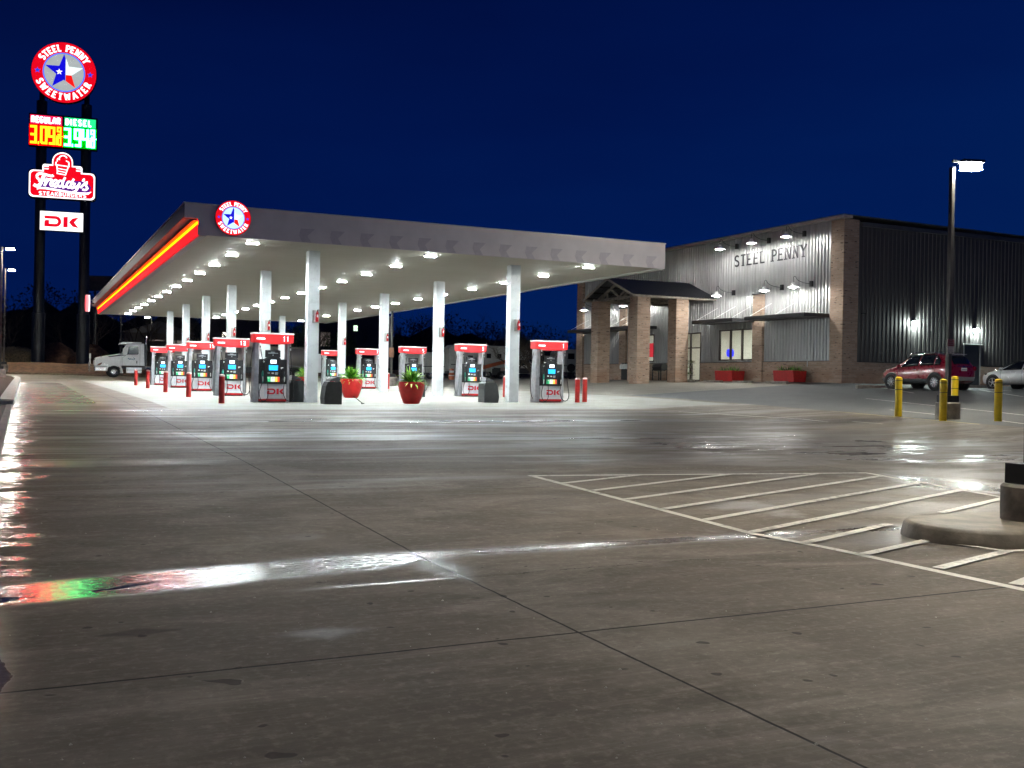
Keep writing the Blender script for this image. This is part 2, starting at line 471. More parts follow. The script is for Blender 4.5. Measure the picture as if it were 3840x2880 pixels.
    brk = noise(nt, vec, .22, 3, .6, scl=(.5, 1, 1), dist=.6).ss(.38, .60)
    film = ((st*.68+st2*.32).ss(.42, .58))*zone*(.35+brk*.65)
    zone0 = (y+wob*4).ss(9, 13)*y.ss(88, 80)
    film0 = (st*.6+st2*.4).ss(.52, .62)*zone0*.45
    leftf = x.ss(3.4, 1.8)*y.ss(30, 36)*y.ss(92, 70)
    film2 = (st*.5+st2*.5).ss(.38, .50)*leftf
    # 4 wet hatch / in front of the parking, and wet patch round the island
    pat = noise(nt, vec, .42, 4, .6, scl=(.55, 1, 1), dist=.5)
    hw2 = pat.ss(.44, .58)*x.ss(4.5, 8.0)*y.ss(7.8, 9.0)*y.ss(26, 20)
    wp = noise(nt, vec, 1.5, 5, .7)
    pw1 = (((x-6.9)*.42).abs()+(y-8.17).abs()+(wp-.5)*.7).ss(.42, .10)
    pw2 = (((x-7.9)*.5).abs()+((y-9.9)*.5).abs()+(wp-.5)*1.2).ss(.60, .15)*.8
    pw3 = (((x-12.4)*.45).abs()+((y-11.0)*.35).abs()+(wp-.5)*.9).ss(.75, .25)*.95
    pw4 = (noise(nt, vec, 1.0, 5, .62, scl=(.30, 1.1, 1), dist=.7)).ss(.50, .60)*x.ss(9.5, 12)*y.ss(12, 14)*y.ss(24, 19)*.95
    isl = ((x-8.1).abs()*.55+(y-7.75+wob*.5).abs()).ss(1.25, .45)
    isl2 = ((x-8.0).abs()*.25+(y-7.1+wob2*.2).abs()).ss(.42, .2)
    side = ((y-7.10-x*.045).abs()-.035).ss(.045, -.03)*x.ss(1.4, 2.2)*x.ss(3.15, 2.95)
    jw = ((x-3.02).abs()+(y-7.6).abs()*.35).ss(.34, .10)
    pud = (((x-1.62)*.8).abs()+(y-5.95+wob*.3).abs()*1.6+wob2*.2).ss(.34, .12)*.6
    side = side.max(jw*.9).max(pud)
    drop = noise(nt, vec, .7, 3).ss(.66, .70)*y.ss(16, 10)*.35
    wet = gut.max(kg).max(film).max(film0).max(film2).max(hw2*.5).max(isl*.8).max(drop).max(side).max(halo*.8).max(pw1).max(pw2).max(pw3).max(pw4)
    damp = .5+wob*.3
    wet_c = wet*(1.0-drive*.85)*(1.0-slab*.55)*(1.0-asph*.82)*(1.0-x.ss(17, 23)*.5)
    n1 = nt.nodes.new('ShaderNodeMix'); n1.data_type = 'RGBA'; n1.blend_type = 'MULTIPLY'
    nt.links.new((wet_c*.30).s, n1.inputs[0]); nt.links.new(col, n1.inputs[6]); n1.inputs[7].default_value = (.45, .44, .43, 1)
    col = n1.outputs[2]
    nt.links.new(col, b.inputs['Base Color'])
    nt.links.new((.16+wet_c*.38-gut*x.ss(1.0, 1.8)*.22).s, b.inputs['Specular IOR Level'])
    rough = .70+(fine-.5)*.22+(med-.5)*.2
    rough = rough*(1.0-wet_c)+wet_c*.235
    deep = gut.max(kg).max(halo*.8)
    rough = rough*(1.0-deep)+deep*(.10+fine*.05+x.ss(.8, 1.6)*.10-x.ss(3.0, 4.5)*.07+halo*.06)
    rough = rough*(1.0-core)+core*.035
    rough = rough.max(.03)
    nt.links.new(rough.s, b.inputs['Roughness'])
    b.inputs['IOR'].default_value = 1.42
    # relief: brushed grain, dried where flooded
    rel = (brush*.35+fine*.65)*(1.0-deep*.55)*(1.0-core*.95)
    n = nt.nodes.new('ShaderNodeBump'); n.inputs['Strength'].default_value = .30; n.inputs['Distance'].default_value = .006
    nt.links.new((rel-jn*2.0).s, n.inputs['Height'])
    rip = noise(nt, vec, 16, 3, .6)*deep*(1.0-core*.7)
    n2 = nt.nodes.new('ShaderNodeBump'); n2.inputs['Strength'].default_value = .35; n2.inputs['Distance'].default_value = .01
    nt.links.new(rip.s, n2.inputs['Height']); nt.links.new(n.outputs[0], n2.inputs['Normal'])
    nt.links.new(n2.outputs[0], b.inputs['Normal'])
    return m
def brick_material(name='brick', light=(.52, .37, .27), dark=(.33, .21, .145)):
    if name in _M: return _M[name]
    m, nt, b = newmat(name)
    vec, x, y, z = xyz(nt)
    c = nt.nodes.new('ShaderNodeCombineXYZ')
    nt.links.new((x+y).s, c.inputs[0]); nt.links.new(z.s, c.inputs[1])
    br = nt.nodes.new('ShaderNodeTexBrick')
    nt.links.new(c.outputs[0], br.inputs[0])
    br.inputs['Scale'].default_value = 1.0
    br.inputs['Brick Width'].default_value = .40; br.inputs['Row Height'].default_value = .10
    br.inputs['Mortar Size'].default_value = .010; br.inputs['Mortar Smooth'].default_value = .3; br.inputs['Bias'].default_value = -.2
    br.inputs['Color1'].default_value = (*light, 1); br.inputs['Color2'].default_value = (*dark, 1); br.inputs['Mortar'].default_value = (.40, .36, .31, 1)
    rows = noise(nt, c.outputs[0], 1.0, 1, .5, scl=(2.6, 10.0, 1)).ss(.66, .70)
    n = noise(nt, vec, 3.0, 5, .7)
    col = mix(nt, n.ss(.3, .75)*.5, br.outputs[0], (.34, .27, .21))
    col = mix(nt, rows*.8, col, (.075, .05, .04))
    base = (z).ss(1.0, .2)*noise(nt, vec, .8, 3).ss(.4, .6)
    col = mix(nt, base*.5, col, (.33, .17, .10))
    nt.links.new(col, b.inputs['Base Color'])
    b.inputs['Roughness'].default_value = .85
    inv = V(nt, br.outputs[1])
    bump(nt, b, n*.5-inv*.8, .5, .012)
    _M[name] = m
    return m
def corr_material(name, col, rough, metal):
    m, nt, b = newmat(name)
    vec, x, y, z = xyz(nt)
    n = noise(nt, vec, 1.0, 4, .6, scl=(3, 3, .25))
    n2 = noise(nt, vec, 9, 4, .6)
    nt.links.new(mix(nt, n.ss(.3, .7), tuple(c*.82 for c in col), col), b.inputs['Base Color'])
    nt.links.new((n*.2+n2*.1+(rough-.13)).s, b.inputs['Roughness'])
    b.inputs['Metallic'].default_value = metal
    return m
LOT = lot_material()
BRICK = brick_material()
GALV = corr_material('galvanised_sheet', (.48, .49, .49), .36, .5)
GREYSHEET = corr_material('grey_sheet', (.080, .077, .075), .50, .1)
ROOFM = corr_material('roof_sheet', (.13, .13, .135), .5, .4)
WHITE = P('white_paint', (.74, .76, .75), .38, var=.05)
WHITEP = P('white_sheet', (.70, .71, .68), .30, var=.04)
RED = P('red_paint', (.62, .018, .022), .32, var=.15, coat=.4)
REDF = E('red_backlit_face', (.82, .045, .055), .75)
BLACK = P('black_plastic', (.018, .019, .02), .42)
BLACKM = P('black_metal', (.02, .021, .023), .4, metal=.2)
DARK = P('dark_steel', (.035, .038, .042), .4, metal=.5, var=.25)
CHROME = P('chrome', (.7, .71, .72), .18, metal=1)
SILVER = P('brushed_silver', (.56, .58, .60), .32, metal=.75)
GREYP = P('charcoal_plastic', (.045, .05, .052), .5, var=.15)
RUB = P('rubber', (.015, .015, .015), .7)
CONC = P('concrete_plain', (.36, .33, .28), .8, var=.25, vs=5, bmp=.4)
CONCW = P('kerb_concrete', (.22, .195, .16), .6, var=.35, vs=3.5, bmp=.5)
YEL = P('yellow_sleeve', (.80, .56, .012), .38, var=.08)
WOOD = P('timber', (.34, .31, .26), .7, var=.2)
def worn_paint(name, col):
    m, nt, b = newmat(name)
    vec, x, y, z = xyz(nt)
    n = noise(nt, vec, 9, 6, .75); n2 = noise(nt, vec, 1.1, 3, .6)
    k = (n*.65+n2*.35).ss(.50, .60)
    g = noise(nt, vec, 40, 3, .6)
    c0 = mix(nt, g.ss(.3, .7), tuple(c*.8 for c in col), col)
    nt.links.new(mix(nt, k*.75, c0, (.21, .18, .15)), b.inputs['Base Color'])
    nt.links.new((n*.3+.35).s, b.inputs['Roughness'])
    return m
PAINT = worn_paint('road_paint', (.74, .71, .61))
PAINTY = worn_paint('road_paint_yellow', (.55, .45, .16))
ALB = {}

# ------------------------------------------------------------------ ground
def axis_pts(lo, hi, fine_lo, fine_hi, fs, cs):
    a = list(np.arange(fine_lo, fine_hi+1e-6, fs))
    p = fine_lo
    s = cs
    L = []
    while p > lo: p -= s; L.append(max(p, lo)); s *= 1.15
    q = fine_hi; s = cs; H = []
    while q < hi: q += s; H.append(min(q, hi)); s *= 1.15
    return L[::-1]+a+H
xs = axis_pts(-320, 420, -14, 62, 1.0, 2.0)
ys = axis_pts(-40, 900, -4, 126, 1.0, 2.0)
mb = MB()
vs = []
for yy in ys:
    for xx in xs:
        z = zt(xx, yy)
        if yy > 106 or xx < -14 or xx > 62: z += .0
        vs.append((xx, yy, z))
nx = len(xs)
fs_ = [(j*nx+i, j*nx+i+1, (j+1)*nx+i+1, (j+1)*nx+i) for j in range(len(ys)-1) for i in range(nx-1)]
mb.add(vs, fs_)
ground = mb.build('ground', LOT, smooth=60)
tag(ground, 'damp concrete forecourt of the filling station', kind='structure')

# strips of paint draped on the ground
def drape(mb, a, b, w, dz=.006, step=.8):
    a = Vector(a); b = Vector(b); d = b-a; L = d.length; d.normalize(); n = Vector((-d.y, d.x))
    k = max(1, int(L/step)); vs = []
    for i in range(k+1):
        p = a+d*L*i/k
        for s in (-1, 1):
            q = p+n*s*w/2; vs.append((q.x, q.y, gz(q.x, q.y)+dz))
    mb.add(vs, [(2*i, 2*i+1, 2*i+3, 2*i+2) for i in range(k)])
xa = np.array(xs); ya = np.array(ys)
Zg = np.array([[zt(xx, yy) for xx in xs] for yy in ys])
def gz(X, Y):
    """height of the built ground mesh (highest of its two possible triangulations)"""
    i = int(np.clip(np.searchsorted(xa, X)-1, 0, len(xa)-2)); j = int(np.clip(np.searchsorted(ya, Y)-1, 0, len(ya)-2))
    u = (X-xa[i])/(xa[i+1]-xa[i]); v = (Y-ya[j])/(ya[j+1]-ya[j])
    a, b, c, d = Zg[j, i], Zg[j, i+1], Zg[j+1, i], Zg[j+1, i+1]
    t1 = a+(b-a)*u+(d-b)*v if u > v else a+(c-a)*v+(d-c)*u
    t2 = a+(b-a)*u+(c-a)*v if u+v < 1 else d+(c-d)*(1-u)+(b-d)*(1-v)
    return float(max(t1, t2))
mb = MB()
W_ = .105
drape(mb, (6.57, 13.29), (6.57, 8.3), W_); drape(mb, (6.57, 8.3), (6.72, 7.3), W_); drape(mb, (6.72, 7.3), (6.84, 3.5), W_)
drape(mb, (6.54, 13.23), (12.18, 12.5), W_, .010); drape(mb, (12.18, 12.52), (11.86, 9.76), W_, .006); drape(mb, (11.86, 9.76), (11.7, 7.0), W_, .006)
for y0 in (12.33, 11.55, 10.73, 9.92, 9.12, 8.33):
    x1 = 12.1
    yt = lambda X: 13.23-(X-6.57)*.130
    X = 6.62
    while X < 12.05 and y0+(X-6.57)*.395 < yt(X)-.02: X += .02
    drape(mb, (6.6, y0), (X, y0+(X-6.57)*.395), W_, .014)
drape(mb, (6.68, 7.65), (8.45, 8.35), W_, .014); drape(mb, (9.75, 8.83), (11.8, 9.64), W_, .014)
drape(mb, (6.75, 6.96), (7.96, 7.38), W_, .014); drape(mb, (6.84, 6.22), (8.2, 6.66), W_, .014); drape(mb, (6.86, 5.5), (9.2, 6.4), W_, .014)
drape(mb, (7.96, 7.40), (8.16, 6.64), .07, .018); drape(mb, (8.16, 6.64), (9.6, 6.40), .07, .018)
o = mb.build('hatched_marking', PAINT); tag(o, 'white hatched no parking marking on the concrete', kind='structure')
mb = MB()
for a, b in (((24.62, 21.0), (24.75, 27.2)),): drape(mb, a, b, .10)
o = mb.build('yellow_line', PAINTY); tag(o, 'faded yellow line by the bollards', kind='structure')
mb = MB()
for a, b in (((30.6, 31.6), (28.2, 21.6)), ((26.76, 26.5), (26.3, 23.6)), ((26.1, 21.5), (25.6, 20.0)), ((22.34, 23.6), (22.44, 22.5)), ((20.3, 29.7), (21.7, 25.0)), ((21.7, 25.0), (21.6, 23.8)),
             ((38.9, 40.0), (35.0, 33.3)), ((41.2, 38.0), (39.5, 32.0)), ((39.2, 33.5), (36.4, 29.0))):
    drape(mb, a, b, .10, .008)
o = mb.build('parking_lines', PAINT); tag(o, 'thin white parking stall lines', kind='structure')

# kerb on the far left with its planting bed, dark asphalt beyond it
ASPH = P('asphalt', (.04, .042, .045), .55, var=.3, vs=14, bmp=.5)
MULCH = P('bark_mulch', (.075, .042, .026), .85, var=.6, vs=16, bmp=1)
mb = MB(); k = 0
yy = -6.0
while yy < 33.2:
    y2 = yy+1.0
    z0, z1 = gz(-.4, yy), gz(-.4, y2)
    mb.add([(-.46, yy, z0-.1), (-.30, yy, z0-.1), (-.31, yy, z0+.055), (-.46, yy, z0+.06), (-.46, y2, z1-.1), (-.30, y2, z1-.1), (-.31, y2, z1+.055), (-.46, y2, z1+.06)],
           [(1, 5, 6, 2), (2, 6, 7, 3), (0, 3, 7, 4)])
    yy = y2
while yy < 92:
    y2 = yy+1.5
    z0, z1 = gz(-.4, yy), gz(-.4, y2)
    sx = lambda q: -.25-.35*sst((q-86)/8)
    mb.add([(sx(yy)-.42, yy, z0-.1), (sx(yy), yy, z0-.1), (sx(yy)-.03, yy, z0+.15), (sx(yy)-.42, yy, z0+.16), (sx(y2)-.42, y2, z1-.1), (sx(y2), y2, z1-.1), (sx(y2)-.03, y2, z1+.15), (sx(y2)-.42, y2, z1+.16)],
           [(1, 5, 6, 2), (2, 6, 7, 3), (0, 3, 7, 4)])
    yy = y2
mb.box(-9, -.3, 33.0, 33.6, gz(-.4, 33)-.1, gz(-.4, 33)+.165)
mb.box(-9, -.9, 92, 92.4, gz(-.4, 92)-.1, gz(-.4, 92)+.165)
o = mb.build('kerb', P('pale_kerb', (.42, .41, .38), .6, var=.2, vs=3), smooth=30); tag(o, 'pale concrete kerb along the left edge', kind='structure')
mb = MB(); n_ = 40; vs = []
for j in range(90):
    for i in range(12):
        X = -9+i*(8.35/11); Y = 33.5+j*(58.6/89)
        e_ = min(1, (i-0)/1, (11-i)/1.2, j/1.2, (89-j)/1.2)
        vs.append((X, Y, gz(X, Y)+.09+.16*max(0, min(1, e_))*(.6+.8*random.random())))
mb.add(vs, [(j*12+i, j*12+i+1, (j+1)*12+i+1, (j+1)*12+i) for j in range(89) for i in range(11)])
o = mb.build('mulch_bed', MULCH); tag(o, 'brown bark mulch bed behind the left kerb', kind='structure')
mb = MB()
yy = -6.0
while yy < 33.0:
    y2 = min(33.0, yy+1.0)
    mb.add([(-14, yy, gz(-14, yy)+.03), (-.46, yy, gz(-.46, yy)+.045), (-.46, y2, gz(-.46, y2)+.045), (-14, y2, gz(-14, y2)+.03)], [(0, 1, 2, 3)]); yy = y2
o = mb.build('side_road', ASPH); tag(o, 'dark asphalt beside the left kerb', kind='structure')

# traffic island on the right with rounded nose
mb = MB()
def capsule(r, xr): return [(xr, 7.4-r)]+[(8.62-r*math.cos(R_(a))*1.0, 7.4-r*math.sin(R_(a))) for a in range(90, -91, -10)][0:]+[(xr, 7.4+r)]
zi = -1.49
rings = [(.70, -.06), (.665, .12), (.64, .145), (.60, .152), (.45, .150)]
cap = [capsule(r, 16.0) for r, _ in rings]
npt = len(cap[0])
vs = [(p[0], p[1], zi+rings[k][1]) for k in range(len(rings)) for p in cap[k]]
fs_ = [(k*npt+i, k*npt+i+1, (k+1)*npt+i+1, (k+1)*npt+i) for k in range(len(rings)-1) for i in range(npt-1)]
fs_.append(tuple((len(rings)-1)*npt+i for i in range(npt)))
mb.add(vs, fs_)
ISL = P('island_concrete', (.20, .17, .13), .55, var=.35, vs=3, bmp=.5)
o = mb.build('traffic_island', ISL, smooth=50); tag(o, 'low kerbed concrete island with rounded nose', kind='structure')

# far kerb and soil berm behind the lot
SOIL = P('bare_soil', (.105, .055, .030), .95, var=.5, vs=2.2, bmp=1)
mb = MB()
for i in range(-30, 80):
    X0, X1 = i*1.0, i*1.0+1
    yc = lambda X: 104.6-.15*X
    z0, z1 = gz(X0, yc(X0)), gz(X1, yc(X1))
    mb.add([(X0, yc(X0), z0-.1), (X1, yc(X1), z1-.1), (X1, yc(X1)+.02, z1+.15), (X0, yc(X0)+.02, z0+.15), (X1, yc(X1)+.45, z1+.16), (X0, yc(X0)+.45, z0+.16)], [(0, 1, 2, 3), (3, 2, 4, 5)])
o = mb.build('far_kerb', P('far_kerb_c', (.24, .19, .13), .8, var=.25)); tag(o, 'low kerb at the back of the lot', kind='structure')
mb = MB(); vs = []
random.seed(3)
NI, NJ = 150, 16
for j in range(NJ):
    for i in range(NI):
        X = -60+i*1.2; Y = 104.95-.15*X+j*1.6
        h = [.10, .35, .75, 1.0, 1.1, 1.12, 1.1, 1.1, 1.1, 1.1, 1.1, 1.1, 1.1, 1.1, 1.1, 1.1][j]
        base = -.2
        vs.append((X, Y, base+h+(random.random()-.5)*.10*(1 if j else 0)))
mb.add(vs, [(j*NI+i, j*NI+i+1, (j+1)*NI+i+1, (j+1)*NI+i) for j in range(NJ-1) for i in range(NI-1)])
o = mb.build('soil_bank', SOIL, smooth=60); tag(o, 'bank of bare brown soil behind the lot', kind='structure')
GRAVEL = P('crushed_rock', (.13, .105, .06), .95, var=.5, vs=6, bmp=1)
def mound(name, c, rx, ry, h, mat_, label, seed, flat=False):
    random.seed(seed); mb = MB(); N1, N2 = 22, 9; vs = [(0, 0, h*(1.02))]
    for j in range(1, N2+1):
        t = j/N2
        for i in range(N1):
            a = 2*PI*i/N1; k = 1+.12*math.sin(3*a+seed)+.08*random.random()
            hh = h*(math.cos(t*PI/2)**(.8 if not flat else .35))*(.9+.2*random.random())
            vs.append((rx*t*k*math.cos(a), ry*t*k*math.sin(a), hh if j < N2 else -.5))
    fs_ = [(0, 1+i, 1+(i+1) % N1) for i in range(N1)]
    for j in range(N2-1):
        for i in range(N1):
            fs_.append((1+j*N1+i, 1+(j+1)*N1+i, 1+(j+1)*N1+(i+1) % N1, 1+j*N1+(i+1) % N1))
    mb.add(vs, fs_)
    o = mb.build(name, mat_, smooth=40, loc=c); tag(o, label, 'mound'); return o
mound('soil_mound', (-1.0, 127.5, .8), 3.3, 3, 1.9, GRAVEL, 'pale olive heap of fill at the far left behind the kerb', 2, True)
mound('soil_mound', (3.2, 126.5, .8), 3.0, 3, 2.4, SOIL, 'brown earth heap seen between the two tall sign posts', 5)
mound('soil_mound', (6.6, 124.5, .8), 2.6, 2.5, 2.3, SOIL, 'brown earth heap between the right sign post and the white truck', 9)

# ------------------------------------------------------------------ fuel canopy
CY0, CY1, CX0, CX1 = 34.7, 85.5, 5.0, 22.95
ZC = 4.55
m, nt_, b_ = newmat('canopy_ceiling')
vec, x, y, z = xyz(nt_)
n_ = noise(nt_, vec, .5, 3)
nl = noise(nt_, vec, 1.0, 2, .5, scl=(.15, 6, 1))
nt_.links.new(mix(nt_, (n_*.5+nl*.5).ss(.35, .65), (.88, .85, .73), (.93, .90, .79)), b_.inputs['Base Color'])
nt_.links.new((nl*.2+.42).s, b_.inputs['Roughness'])
b_.inputs['Specular IOR Level'].default_value = .35
CEIL = m
FASC = P('fascia_white', (.82, .78, .80), .45, var=.05, vs=1.2)
canopy = thing('fuel_canopy', 'long white flat fuel canopy on square white columns over the pumps', 'canopy', (CX0, CY0, zt(9, 37)))
cz = zt(9, 37)
def CL(X, Y, Z): return (X-CX0, Y-CY0, Z-cz)
mb = MB()  # ribbed ceiling: pans running across
yy = CY0+.06; pw = .405
x0, x1 = CX0+.12, CX1-.12
vs = []; prof = []
while yy < CY1-.1:
    prof += [(yy, ZC), (yy+pw*.86, ZC), (yy+pw*.88, ZC+.06), (yy+pw*.985, ZC+.06)]
    yy += pw
prof.append((yy, ZC))
for yy, zz in prof: vs += [CL(x0, yy, zz), CL(x1, yy, zz)]
mb.add(vs, [(2*i, 2*i+1, 2*i+3, 2*i+2) for i in range(len(prof)-1)])
mb.build('ceiling', CEIL, canopy)
mb = MB()  # fascias
mb.box(*[CX0-CX0-.0, CX1-CX0], 0, .06, ZC-cz-.01, 5.52-cz)                              # front
mb.box(-.42, 0, 0, .06, 5.06-cz, 5.52-cz)                                               # front return of the left overhang
mb.box(CX1-CX0-.06, CX1-CX0, .0615, CY1-CY0-.06, ZC-cz-.01, 5.52-cz)                    # right
mb.box(0, CX1-CX0, CY1-CY0-.0585, CY1-CY0, ZC-cz-.01, 5.52-cz)                          # back
mb.build('fascia', FASC, canopy, bevel=.006)
mb = MB()
mb.prism([(-.42, 5.52-cz), (-.42, 5.10-cz), (-.02, 5.06-cz), (-.02, 5.52-cz)], lambda a, b, d: Vector((a, d, b)), .0625, CY1-CY0)
mb.box(-.16, -.001, .0625, CY1-CY0, 4.995-cz, 5.015-cz)  # thin lip added to shade the cap from the light strip below
mb.build('side_cap', P('cap_grey', (.13, .12, .12), .45, var=.08), canopy)
mb = MB()
mb.box(-.46, CX1-CX0+.02, -.02, .10, 5.5215-cz, 5.565-cz); mb.box(-.46, -.36, .1, CY1-CY0, 5.5215-cz, 5.555-cz)
mb.box(.1, CX1-CX0-.1, .12, CY1-CY0-.1, 5.0-cz, 5.45-cz)
mb.build('roof_deck', WHITEP, canopy)
mb = MB(); mb.box(.0, .05, .0625, CY1-CY0-.06, ZC-cz-.01, 5.055-cz)
m, nt_, b_ = newmat('red_band')
vec, x, y, z = xyz(nt_)
b_.inputs['Base Color'].default_value = (.70, .004, .006, 1); b_.inputs['Roughness'].default_value = .6; b_.inputs['Specular IOR Level'].default_value = .1
nb = noise(nt_, vec, 1.0, 4, .6, scl=(1, .5, 3))
nt_.links.new((nb*.8+.35).s, b_.inputs['Emission Strength'])
b_.inputs['Emission Color'].default_value = (1, .01, .02, 1)
mb.build('red_band', m, canopy)
mb = MB(); mb.box(-.035, -.002, .0, CY1-CY0-.05, 4.885-cz, 4.965-cz)
LEDB = E('amber_light_strip', (1.0, .052, .0002), 18.0)
mb.build('light_strip', LEDB, canopy)
CHEV = P('chevron_grey', (.66, .62, .67), .45, var=.05)
fpl = plane((0, 0, ZC-cz), (1, 0, 0), (0, 0, 1), (0, -1, 0))
for k in range(14):
    x_ = 8.30-CX0+k*1.058
    mb = MB()
    mb.prism([(x_+.05, .45), (x_, .22), (x_+.10, 0.005), (x_+.42, 0.005), (x_+.28, .21), (x_+.53, .46)], fpl, .0, .004)
    mb.build('chevron', CHEV, canopy)
# soffit edge trim visible at the right, small dark brackets at left
mb = MB()
mb.box(CX1-CX0-.32, CX1-CX0-.0615, .062, CY1-CY0-.07, ZC-cz-.05, ZC-cz-.004)
mb.box(.055, .28, .062, CY1-CY0-.07, ZC-cz-.04, ZC-cz-.004)
mb.build('edge_trim', WHITEP, canopy)
colz = []
COLM = P('column_white', (.72, .76, .76), .28, var=.05, vs=2, coat=.3)
for xc in (9.4, 17.45):
    for k in range(6):
        yc = 37.1+8.15*k
        z0 = zt(xc, yc)-.05; mb = MB()
        s = .205
        mb.box(-s, s, -s, s, 0, ZC-z0+.02)
        mb.box(-s-.0, s+.0, -s-.002, s+.002, 2.62, 2.63)
        o = mb.build('column', COLM, canopy, loc=CL(xc, yc, z0), bevel=.018)
# downpipe corner box on near left column
# ceiling lights
LENS = E('led_lens', (.89, .98, 1.0), 2650)
LENSS = E('led_lens_side', (.95, 1.0, .95), 45)
def make_light():
    t = thing('canopy_light', '', 'ceiling light', (0, 0, 0), 0, 'lights in the canopy ceiling')
    mb = MB(); mb.prism([(-.30, -.14), (-.12, -.07), (.12, -.07), (.30, -.14), (.30, .14), (.12, .07), (-.12, .07), (-.30, .14)], lambda a, b, d: Vector((a, b, d)), -.055, .0)
    mb.build('housing', WHITEP, t)
    mb = MB(); mb.prism([(-.27, -.11), (-.11, -.045), (.11, -.045), (.27, -.11), (.27, .11), (.11, .045), (-.11, .045), (-.27, .11)], lambda a, b, d: Vector((a, b, d)), -.092, -.056)
    mb.build('lens', LENSS, t)
    mb = MB(); mb.prism([(-.26, -.10), (-.11, -.04), (.11, -.04), (.26, -.10), (.26, .10), (.11, .04), (-.11, .04), (-.26, .10)], lambda a, b, d: Vector((a, b, d)), -.0945, -.0925)
    mb.build('led_plate', LENS, t)
    return t
L0 = None; rowname = {0: 'left', 1: 'middle', 2: 'right'}
for r_i, xc in enumerate((6.92, 13.35, 19.95)):
    for k in range(13):
        lab = 'bow tie light, %s row of the canopy ceiling, %s from the front' % (rowname[r_i], ORD[k])
        p = (xc, 35.55+3.90*k, ZC)
        if L0 is None: L0 = make_light(); L0.scale = (.72, .72, .85); L0.location = p; L0['label'] = lab
        else: dup(L0, p, 0, lab)

# ------------------------------------------------------------------ round star badge signs
RINGR = E('sign_red', (.78, .002, .012), .85)
LETW = E('sign_white', (1.0, .93, .98), 1.4)
RINGB = E('sign_blue_ring', (.10, .20, .95), .9)
DISCG = E('sign_grey_disc', (.33, .36, .36), 1.0)
STB = E('star_blue', (.006, .004, .62), .9)
STW = E('star_white', (.78, .93, .92), 1.0)
STR = E('star_red', (.95, .01, .008), .9)
STS = E('small_star_blue', (.02, .06, .85), .8)
def badge(parent, o, R, th, bright=False):
    fn = plane(o)
    def circ(r, n=64): return [(r*math.cos(2*PI*k/n), r*math.sin(2*PI*k/n)) for k in range(n)]
    mb = MB(); mb.prism(circ(R), fn, -th, 0); mb.build('sign_cabinet', BLACKM, parent)
    mb = MB(); mb.prism(circ(R*.985), fn, 0.0, .02*R); mb.build('red_ring', RINGR, parent)
    mb = MB(); mb.prism(circ(R*.645), fn, .02*R, .03*R); mb.build('blue_ring', RINGB, parent)
    mb = MB(); mb.prism(circ(R*.60), fn, .03*R, .04*R)
    mb.build('centre_disc', E('sign_pale_disc', (.55, .80, .85), 1.0) if bright else DISCG, parent)
    S = star_pts(R*.60, R*.245, 90); s = .05*R
    a0, i0, a1, i1, a2, i2, a3, i3, a4, i4 = S
    t = (s-a0[0])/(i0[0]-a0[0]); ye = a0[1]+t*(i0[1]-a0[1]); t = (s-i2[0])/(a2[0]-i2[0]); yb = i2[1]+t*(a2[1]-i2[1])
    d0, d1 = .04*R, .055*R
    mb = MB(); mb.prism([(s-.006*R, ye), a0, i4, a4, i3, a3, i2, (s-.006*R, yb)], fn, d0, d1); mb.build('blue_star_half', STB, parent)
    mb = MB(); mb.prism([(s+.006*R, ye), i0, a1, i1, (s+.006*R, i1[1])], fn, d0, d1); mb.build('white_star_quarter', STW, parent)
    mb = MB(); mb.prism([(s+.006*R, i1[1]-.01*R), (i1[0], i1[1]-.01*R), a2, (s+.006*R, yb)], fn, d0, d1); mb.build('red_star_quarter', STR, parent)
    mb = MB(); mb.prism(star_pts(R*.10, R*.04, 92, (-.14*R, .0)), fn, d1, d1+.01*R); mb.build('small_white_star', LETW, parent)
    for c in ((-.80*R, .0), (.80*R, .0)):
        mb = MB(); mb.prism(star_pts(R*.10, R*.042, 90, c), fn, .02*R, .032*R); mb.build('side_star', STS, parent)
    for sel in ((0, 5), (5, 11)):
        mb = MB(); ring_text(mb, 'STEEL PENNY', fn, R*.80, R*.205, .25, 90, 124, True, .02*R, .034*R, sel=sel); mb.build('lettering', LETW, parent)
    mb = MB(); ring_text(mb, 'SWEETWATER', fn, R*.80, R*.205, .25, 270, 142, False, .02*R, .034*R)
    mb.build('lettering', LETW, parent)
t = thing('round_star_sign', 'round red and white star sign on the front fascia of the fuel canopy', 'sign', (6.10, 34.62, 5.155))
badge(t, (0, 0, 0), .575, .10, True)
t = thing('round_sign_edge', 'round lit sign seen edge on at the far left end of the fuel canopy', 'sign', (4.2, 82.6, 5.15))
mb = MB(); mb.cyl((-.20, 0, 0), (-.02, 0, 0), .62, n=40); mb.build('sign_cabinet', E('sign_edge_pink', (.9, .35, .38), .9), t, smooth=40)
mb = MB(); mb.cyl((-.23, 0, 0), (-.2015, 0, 0), .60, n=40); mb.build('sign_face', E('sign_face_red', (.85, .05, .08), .9), t, smooth=40)
mb = MB(); mb.cyl((-.018, 0, 0), (.06, 0, 0), .61, n=40); mb.build('back_rim', LETW, t, smooth=40)
mb = MB(); mb.beam((.061, 0, 0), (.40, 0, 0), .12, .12); mb.build('bracket', DARK, t)

